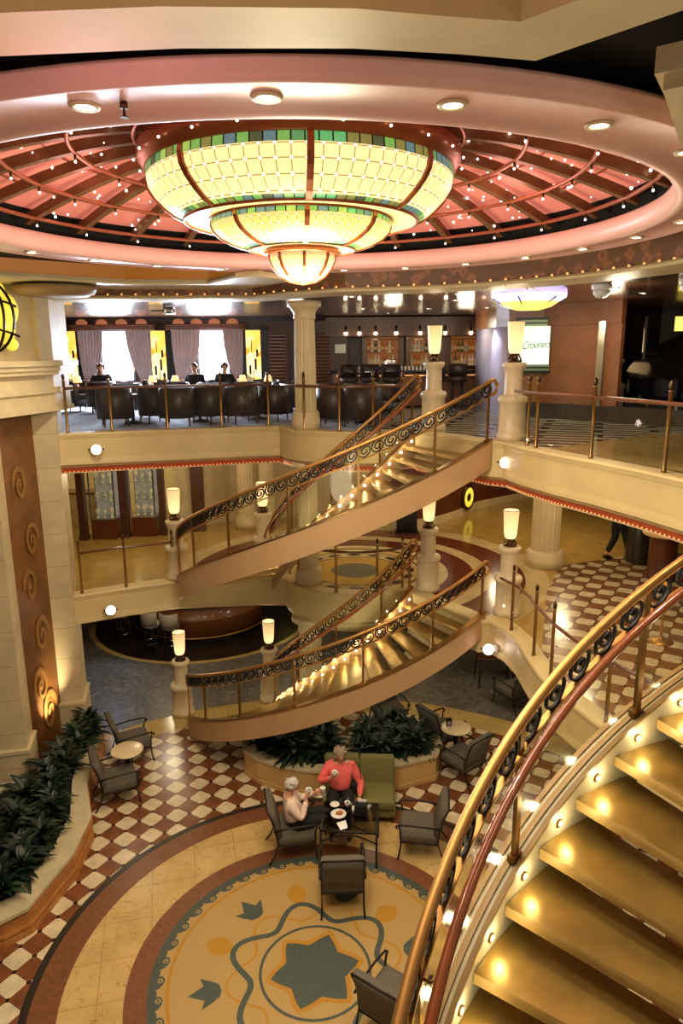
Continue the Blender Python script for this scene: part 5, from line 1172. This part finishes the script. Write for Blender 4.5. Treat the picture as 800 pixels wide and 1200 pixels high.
t=thing('stanchion','brass rope stanchion on the tiled middle deck seen through the close railing','stanchion',(5.05,10.46,Z6)); m=MB(); m.lathe([(.19,0),(.19,.02),(.1,.05),(.03,.07),(.022,.1),(.022,.9),(.04,.92),(.045,.97),(.02,1.0)],n=24); m.build('post','gold',t)
m=MB(); m.tube([(.03+.9*i/12,-.15*i/12,.9-.35*sin(PI*i/12)) for i in range(13)],.025,8); m.build('rope','wood_dark',t)
# ------------------------------------------------------------------ people
def skin_mesh(V,E,Rr,root=0,sub=2):
    me=bpy.data.meshes.new('sk'); me.from_pydata([Vector(v) for v in V],E,[]); o=bpy.data.objects.new('sk',me); COL.objects.link(o)
    o.modifiers.new('s','SKIN'); sd=me.skin_vertices[0].data
    for i,r in enumerate(Rr):
        sd[i].radius=(r,r) if not isinstance(r,tuple) else r; sd[i].use_root=(i==root)
    ss=o.modifiers.new('u','SUBSURF'); ss.levels=sub; ss.render_levels=sub
    dg=bpy.context.evaluated_depsgraph_get(); ev=o.evaluated_get(dg); m=ev.to_mesh()
    vs=[v.co.copy() for v in m.vertices]; fs=[tuple(p.vertices) for p in m.polygons]; ev.to_mesh_clear(); bpy.data.objects.remove(o); bpy.data.meshes.remove(me); return vs,fs
def hand(m,w,d,nrm,curl,s=1.,mi=0,thumb=1):
    w=Vector(w); d=Vector(d).normalized(); nrm=Vector(nrm).normalized(); sd=d.cross(nrm).normalized(); nrm=sd.cross(d)
    M=Matrix((sd,d,nrm)).transposed().to_4x4()
    vs,fs=[],[]
    m.ball(w+d*.05*s,1,12,mi,(1,1,1),M@Matrix.Diagonal((.042*s,.055*s,.018*s,1)))
    for k,ln in enumerate((.07,.08,.074,.058)):
        b=w+d*.092*s+sd*(-.03+.02*k)*s; P=[b-d*.02*s]; a=0; p=b
        for q in range(3):
            P.append(p); a+=curl; p=p+(d*cos(a)+nrm*sin(a))*(ln/3*s)
        P.append(p); m.tube(P,.0085*s,6,False,mi,[1,1,.95,.88,.7])
    b=w+d*.03*s+sd*(-.036*thumb)*s; m.tube([b,b+(d*.7-sd*.6*thumb)*.03*s,b+(d*.95-sd*.35*thumb+nrm*.3)*.06*s,b+(d+nrm*.5)*.08*s],.0105*s,6,False,mi,[1,1,.95,.75])
def head(m,c,fw,up,s=1.,mi=0,md=1,mw=2,ml=3):
    c=Vector(c); fw=Vector(fw).normalized(); up=Vector(up).normalized(); rt=fw.cross(up).normalized(); up=rt.cross(fw); M=Matrix((rt,fw,up)).transposed().to_4x4()
    def P(x,y,z): return c+(rt*x+fw*y+up*z)*s
    # skull and jaw as one shaped ball
    n=20; k=12; vs=[];fs=[]
    for j in range(k+1):
        t=PI*j/k
        for i in range(n):
            a=2*PI*i/n; x=.074*sin(t)*cos(a); y=.092*sin(t)*sin(a); z=-.112*cos(t)
            if z<0: q=1+z/.112*.28; x*=q; y=y*(q if y<0 else 1+z/.112*.12)
            vs.append(P(x,y,z))
    for j in range(k):
        for i in range(n): fs.append((j*n+i,j*n+(i+1)%n,(j+1)*n+(i+1)%n,(j+1)*n+i))
    m.add(vs,fs,mi,True)
    m.tube([P(0,.088,.022),P(0,.1,.0),P(0,.112,-.022),P(0,.096,-.034)],.012*s,8,False,mi,[.6,.9,1.1,.8])
    for q in (-1,1):
        m.ball(P(q*.031,.083,.014),.0125*s,8,mw); m.ball(P(q*.031,.0935,.014),.006*s,6,md); m.tube([P(q*.05,.08,.034),P(q*.032,.09,.04),P(q*.014,.09,.035)],.004*s,5,False,md)
        m.ball(P(q*.076,-.0,-.005),1,10,mi,(1,1,1),M@Matrix.Diagonal((.012*s,.022*s,.034*s,1)))
    m.tube([P(-.026,.079,-.058),P(0,.088,-.056),P(.026,.079,-.058)],.0065*s,6,False,ml)
    return P,M
mk('eye_dark',(30,22,18),.3,var=0); mk('lips',(168,84,74),.5,var=0)
BM=['skin','eye_dark','white','lips']
def person(label,loc,rz,J,heavy=1.,top='coral',legs='black_cloth',hair='hair_blond',shoe='shoe',hairlen=.0,face=(0,1,-.1),sleeve=1.,group=None):
    """J: joints in local space, facing +y"""
    t=thing('person',label,'person',loc,rz); g=lambda k: Vector(J[k]); h=heavy
    pel,wst,chs,nk,hd=g('pelvis'),g('waist'),g('chest'),g('neck'),g('head')
    names=['pelvis','waist','chest','neck','skull','shR','elR','wrR','shL','elL','wrL','hipR','knR','anR','hipL','knL','anL']
    V=[g(n) if n!='skull' else hd-Vector((0,0,.03)) for n in names]; ix_={n:i for i,n in enumerate(names)}
    E=[('pelvis','waist'),('waist','chest'),('chest','neck'),('neck','skull'),('chest','shR'),('shR','elR'),('elR','wrR'),('chest','shL'),('shL','elL'),('elL','wrL'),('pelvis','hipR'),('hipR','knR'),('knR','anR'),('pelvis','hipL'),('hipL','knL'),('knL','anL')]
    Rd=dict(pelvis=.10*h,waist=.105*h,chest=.105*h,neck=.052,skull=.06,shR=.06*h,elR=.042*h,wrR=.03,shL=.06*h,elL=.042*h,wrL=.03,hipR=.07*h,knR=.052*h,anR=.038,hipL=.07*h,knL=.052*h,anL=.038)
    m=MB(); vs,fs=skin_mesh(V,[(ix_[a],ix_[b]) for a,b in E],[Rd[n] for n in names]); m.add(vs,fs,0,True)
    P,M=head(m,hd,face,(0,0,1))
    for s,k in ((1,'R'),(-1,'L')):
        w=g('wr'+k); e=g('el'+k); hdn=J.get('hd'+k); d=(Vector(hdn) if hdn else (w-e)); hand(m,w-d.normalized()*.01,d,J.get('hn'+k,(-s,0,.2)),J.get('cu'+k,.45),1.,0,s)
    body=m.build('body',BM,t)
    # sweater or shirt
    nm=['pelvis','waist','chest','shR','elR','wrR','shL','elL','wrL','collar']; i2={n:i for i,n in enumerate(nm)}; col=chs+(nk-chs)*.72
    V2=[(pel+(wst-pel)*.15) if n=='pelvis' else col if n=='collar' else g(n) for n in nm]
    V2[i2['wrR']]=g('elR')+(g('wrR')-g('elR'))*(.9*sleeve); V2[i2['wrL']]=g('elL')+(g('wrL')-g('elL'))*(.9*sleeve)
    R2=dict(pelvis=.165*h,waist=.16*h,chest=.168*h,collar=.085,shR=.08*h,elR=.058*h,wrR=.044,shL=.08*h,elL=.058*h,wrL=.044)
    m=MB(); vs,fs=skin_mesh(V2,[(i2[a],i2[b]) for a,b in (('pelvis','waist'),('waist','chest'),('chest','collar'),('chest','shR'),('shR','elR'),('elR','wrR'),('chest','shL'),('shL','elL'),('elL','wrL'))],[R2[n] for n in nm]); m.add(vs,fs,0,True); m.build('sweater',top,t)
    nm=['pelvis','hipR','knR','anR','hipL','knL','anL','belt']; i3={n:i for i,n in enumerate(nm)}
    V3=[pel+(wst-pel)*.35 if n=='belt' else g(n) for n in nm]; R3=dict(pelvis=.155*h,belt=.14*h,hipR=.115*h,knR=.08*h,anR=.06,hipL=.115*h,knL=.08*h,anL=.06)
    V3[i3['anR']]=g('anR')+(g('knR')-g('anR'))*.12; V3[i3['anL']]=g('anL')+(g('knL')-g('anL'))*.12
    m=MB(); vs,fs=skin_mesh(V3,[(i3[a],i3[b]) for a,b in (('pelvis','belt'),('pelvis','hipR'),('hipR','knR'),('knR','anR'),('pelvis','hipL'),('hipL','knL'),('knL','anL'))],[R3[n] for n in nm]); m.add(vs,fs,0,True); m.build('trousers',legs,t)
    for k in 'RL':
        a=g('an'+k); d=Vector(J.get('ft'+k,(0,1,-.15))).normalized(); m=MB(); m.tube([a-d*.06+Vector((0,0,-.04)),a+d*.0+Vector((0,0,-.045)),a+d*.08+Vector((0,0,-.055)),a+d*.15+Vector((0,0,-.06)),a+d*.19+Vector((0,0,-.062))],.046,10,False,0,[.7,1,1,.85,.45]); m.build('shoe',shoe,t)
    # hair
    m=MB(); n=24; k=10; vs=[];fs=[]
    for j in range(k+1):
        tt_=PI*j/k*(.58+.0)
        for i in range(n):
            a=2*PI*i/n; fr=max(0,sin(a)); lim=1-fr*.42; th=tt_*lim; z=.126*cos(th); x=.09*sin(th)*cos(a); y=.106*sin(th)*sin(a)-.012
            if hairlen and z<.02 and fr<.25: z-=hairlen*(j/k)**2
            vs.append(P(x,y,z+.006))
    for j in range(k):
        for i in range(n): fs.append((j*n+i,(j+1)*n+i,(j+1)*n+(i+1)%n,j*n+(i+1)%n))
    m.add(vs,fs,0,True); 
    rg=random.Random(len(label))
    for q in range(26+int(hairlen*300)):
        a=rg.uniform(PI*.9,PI*2.1); z=rg.uniform(-.03-hairlen,.08); m.ball(P(.085*cos(a),.098*sin(a)-.012,z),.024+.12*hairlen,6,0)
    m.build('hair',hair,t); return t
SEAT=dict(pelvis=(0,0,.54),waist=(0,.0,.7),chest=(0,-.02,.9),neck=(0,-.01,1.07),head=(0,.03,1.19),shR=(.19,-.02,.96),elR=(.27,.1,.72),wrR=(.2,.3,.72),shL=(-.19,-.02,.96),elL=(-.27,.08,.72),wrL=(-.24,.28,.56),
 hipR=(.1,.06,.53),knR=(.14,.44,.53),anR=(.14,.46,.1),hipL=(-.1,.06,.53),knL=(-.14,.44,.53),anL=(-.14,.46,.1))
J=dict(SEAT); J.update(elR=(.33,.1,.74),wrR=(.14,.27,.94),hdR=(-.35,.25,.6),hnR=(-.8,-.3,.2),cuR=.6,elL=(-.34,.06,.7),wrL=(-.31,.26,.56),hdL=(.05,.5,-.3),hnL=(.2,.1,-1),cuL=.3)
person('woman with blond hair in a coral cardigan on the green sofa, holding a white cup','' or (-.05,10.42,-.03),PI,J,1.28,'coral','black_cloth','hair_blond',hairlen=.07,face=(-.1,1,-.28))
cup((-.14,10.08,.99),'white cup held up by the woman in the coral cardigan')
m=MB(); m.box((0,0,.1),(.2,.1,.2),0,0,.04); m.tube([(-.08,0,.2),(-.06,.02,.5),(.05,.0,.56),(.1,-.02,.2)],.008,6); o=m.build('shoulder_bag','black_cloth'); o.location=(.2,10.34,.5); tag(o,'black shoulder bag on the lap of the woman in the coral cardigan','bag')
J=dict(SEAT); J.update(waist=(0,-.04,.68),chest=(0,-.1,.87),neck=(0,-.1,1.04),head=(0,-.04,1.15),shR=(.18,-.09,.93),shL=(-.18,-.09,.93),elR=(.26,.06,.72),wrR=(.12,.16,.98),hdR=(-.3,.1,.5),hnR=(-.5,-.6,0),cuR=.6,elL=(-.25,.12,.74),wrL=(-.16,.33,.88),hdL=(.1,.5,.2),hnL=(.5,-.2,.2),cuL=.4,knR=(.1,.44,.6),anR=(.06,.62,.2),knL=(-.06,.46,.62),anL=(.1,.72,.3),ftR=(0,1,-.4),ftL=(0,1,.1))
person('white-haired woman in a pale knitted top, drinking in the grey armchair','' or (-.74,9.62,-.02),R(-80),J,1.1,'white_knit','black_cloth','hair_gray','shoe_tan',hairlen=.0,face=(.1,1,-.25))
a=R(-80); 
def rotp(p,o): return (o[0]+p[0]*cos(a)-p[1]*sin(a),o[1]+p[0]*sin(a)+p[1]*cos(a),o[2]+p[2])
cup(rotp((.06,.2,1.03),(-.74,9.62,-.02)),'small dark-rimmed cup held at the lips of the white-haired woman')
t=thing('paper_cup','white paper cup with a printed mark held out by the white-haired woman','cup',rotp((-.1,.44,.86),(-.74,9.62,-.02))); m=MB(); m.lathe([(.034,0),(.045,.12),(.047,.125),(.042,.125)],n=20); m.build('body','white',t); m=MB(); m.lathe([(.001,.126),(.044,.126),(.046,.118)],n=20); m.build('lid','white',t)
m=MB(); m.add([(0,0,0),(.12,.02,.01),(.13,.12,-.01),(.0,.1,.02),(.06,.06,.03)],[(0,1,4),(1,2,4),(2,3,4),(3,0,4)]); o=m.build('paper_napkin','napkin'); o.location=rotp((-.16,.36,.78),(-.74,9.62,-.02)); tag(o,'white napkin under the paper cup of the white-haired woman','napkin')
J=dict(pelvis=(0,0,.94),waist=(0,0,1.1),chest=(0,.0,1.32),neck=(0,.01,1.5),head=(0,.04,1.62),shR=(.2,0,1.4),elR=(.25,-.06,1.12),wrR=(.24,.06,.88),shL=(-.2,0,1.4),elL=(-.25,.06,1.12),wrL=(-.23,.2,.92),hipR=(.09,0,.9),knR=(.1,.13,.5),anR=(.09,.24,.09),hipL=(-.09,0,.9),knL=(-.1,-.0,.48),anL=(-.1,-.22,.1),ftL=(0,1,-.2),ftR=(0,1,-.05))
person('man in dark clothes walking on the tiled middle deck, only his legs showing',(6.1,15.02,Z6),R(-70),J,1.05,'black_cloth','black_cloth','hair_gray')
for (x,y,hx,lab) in ((-6.15,18.45,.2,'dark silhouette of a person sitting in front of the first bright window'),(-3.72,18.35,-.3,'dark silhouette of a person sitting left of the second bright window'),(-3.02,18.7,.5,'dark silhouette of a person sitting in front of the second bright window')):
    person(lab,(x,y,Z7-.12),PI+hx,dict(SEAT),1.05,'black_cloth','black_cloth','wood_dark')
# ------------------------------------------------------------------ light and camera
W=bpy.data.worlds.new('World'); SC.world=W; W.use_nodes=True; bg=W.node_tree.nodes['Background']; bg.inputs[0].default_value=(1.,.87,.66,1); bg.inputs[1].default_value=.22
WARM=(1,.86,.6); GOLD=(1,.84,.52); COOL=(.78,.86,1)
light('chandelier_glow','POINT',(MX,MY,7.9),330,(1,.9,.64),.5)
light('dome_glow','POINT',(MX+2.2,MY+1,9.15),10,(1,.45,.42),.25); light('dome_glow','POINT',(MX-2.2,MY+.5,9.15),10,(1,.45,.42),.25); light('dome_glow','POINT',(MX,MY+2.3,9.15),10,(1,.45,.42),.25); light('ring_pink','POINT',(MX-.6,2.9,8.2),12,(1,.42,.5),.4); light('ring_pink','POINT',(MX,MY+1.8,8.3),14,(1,.42,.5),.4)
for k in range(0,25,2):
    a=R(-104+14.4*k); p=Vector((MX+3.66*cos(a),MY+3.66*sin(a),8.77)); light('downlight_beam','SPOT',p,150,WARM,.06,R(70),.8,p+Vector((0,0,-1)))
# under the middle deck (ground floor)
for x,y,e in ((-4.2,15.5,22),(-1.5,17.5,14),(1.8,14.8,14),(3.8,13.5,20),(-4.6,17.6,12),(4.0,10,16)): light('ground_light','POINT',(x,y,2.2),e*2.2,WARM,.2)
light('blue_bar_light','SPOT',(-5.8,16.5,2.4),70,(.45,.62,1),.2,R(80),.7,(-5.9,15.3,0))
# under the upper deck (middle deck)
for x,y,e in ((-5,15.2,20),(-3.4,16.6,14),(.3,15.8,18),(2.8,15.5,22),(4.6,12.5,28),(5.4,16.5,28),(4.6,9.6,24),(4.4,19,20),(-5.6,18.6,18)): light('middle_light','POINT',(x,y,5.2),e*2.4,GOLD,.2)
# upper deck lounge
for x,y,e,c in ((1.2,16.5,14,WARM),(3.0,13.6,16,WARM),(-1.0,16.5,6,WARM),(4.2,11.0,14,WARM),(3,17.5,10,WARM),(5,13.5,9,WARM)): light('lounge_light','POINT',(x,y,8.2),e*2,c,.2)
light('daylight','AREA',(-6.17,19.6,7.5),420,COOL,.9,rot=(R(80),0,PI),sy=1.3); light('daylight','AREA',(-3.5,19.6,7.5),420,COOL,.9,rot=(R(80),0,PI),sy=1.3)
light('copper_wash','SPOT',(3.6,13.6,8.4),90,WARM,.2,R(80),.8,(4.8,15.2,7.1)); light('copper_wash','SPOT',(5.0,12.9,8.4),60,WARM,.2,R(80),.8,(5.5,14.8,7.1))
light('pale_wall_wash','SPOT',(3.2,16.6,8.3),40,(.8,.8,1),.1,R(60),.6,(3.7,16.3,7.2))
# planter uplights on the decorated panel
light('panel_uplight','SPOT',(-5.2,11.95,.85),170,(1,.82,.48),.04,R(75),.9,(-5.58,12.2,1.35))
light('sconce_glow','POINT',(-5.0,11.2,8.1),6,(1,.8,.4),.15)
light('pilaster_light','SPOT',(-3.6,10.6,8.4),220,WARM,.15,R(80),.8,(-5.4,12.0,5.0))
# step lamps of the close stair
for k in range(-1,15):
    t_=(k+1.55)/16; p=Vector(SP(NUP,NUP['ro']-.07,t_,.0)); light('step_light','POINT',p,1.7,(1,.86,.52),.03)
for k in range(0,14,1):
    t_=(k+1.55)/16; p=Vector(SP(FUP,FUP['ri']+.07,t_,.13)); light('step_light','POINT',p,1.1,(1,.85,.5),.02)
    p=Vector(SP(FLOW,FLOW['ri']+.08,t_,.13)); 
    light('step_light','POINT',p,1.6,(1,.84,.5),.02)
light('near_ceiling_fill','AREA',(-.5,1.6,7.9),6,(1,.82,.5),1.5,rot=(PI,0,0))  # added upward fill to brighten the gold coffer, no fixture there
light('lounge_cool_fill','POINT',(-3.6,15.8,8.1),26,COOL,.3)  # added cool fill that lifts the window side of the lounge, no fixture
light('atrium_fill','POINT',(MX-.3,MY-.8,4.9),120,(1,.88,.62),.6)
light('bay_light','POINT',(.3,12.0,1.9),22,(1,.92,.66),.3)
light('stair_fill','POINT',(2.6,2.2,7.6),26,(1,.86,.6),.3)
light('floor_fill','AREA',(-.4,5.5,8.3),200,(1,.9,.66),3.0,rot=(0,0,0))
cam=bpy.data.cameras.new('Camera'); co=bpy.data.objects.new('Camera',cam); COL.objects.link(co); SC.camera=co
F,TH,RO=825.5166,.22263983,-.00709456
cam.sensor_fit='AUTO'; cam.sensor_width=36; cam.lens=F*36/1200; cam.clip_start=.05; cam.clip_end=200
fw=Vector((0,cos(TH),-sin(TH))); up=Vector((0,sin(TH),cos(TH))); rt=Vector((1,0,0)); rt2=rt*cos(RO)+up*sin(RO); up2=-rt*sin(RO)+up*cos(RO)
mt=Matrix((rt2,up2,-fw)).transposed().to_4x4(); mt.translation=Vector((0,0,7.6)); co.matrix_world=mt
SC.view_settings.view_transform='Standard'; SC.view_settings.look='None'; SC.view_settings.exposure=0.0
SC.cycles.max_bounces=7; SC.cycles.diffuse_bounces=3; SC.cycles.glossy_bounces=3; SC.cycles.transmission_bounces=4; SC.cycles.transparent_max_bounces=24; SC.cycles.sample_clamp_indirect=4.; SC.cycles.use_denoising=True
SC.cycles.caustics_reflective=False; SC.cycles.caustics_refractive=False
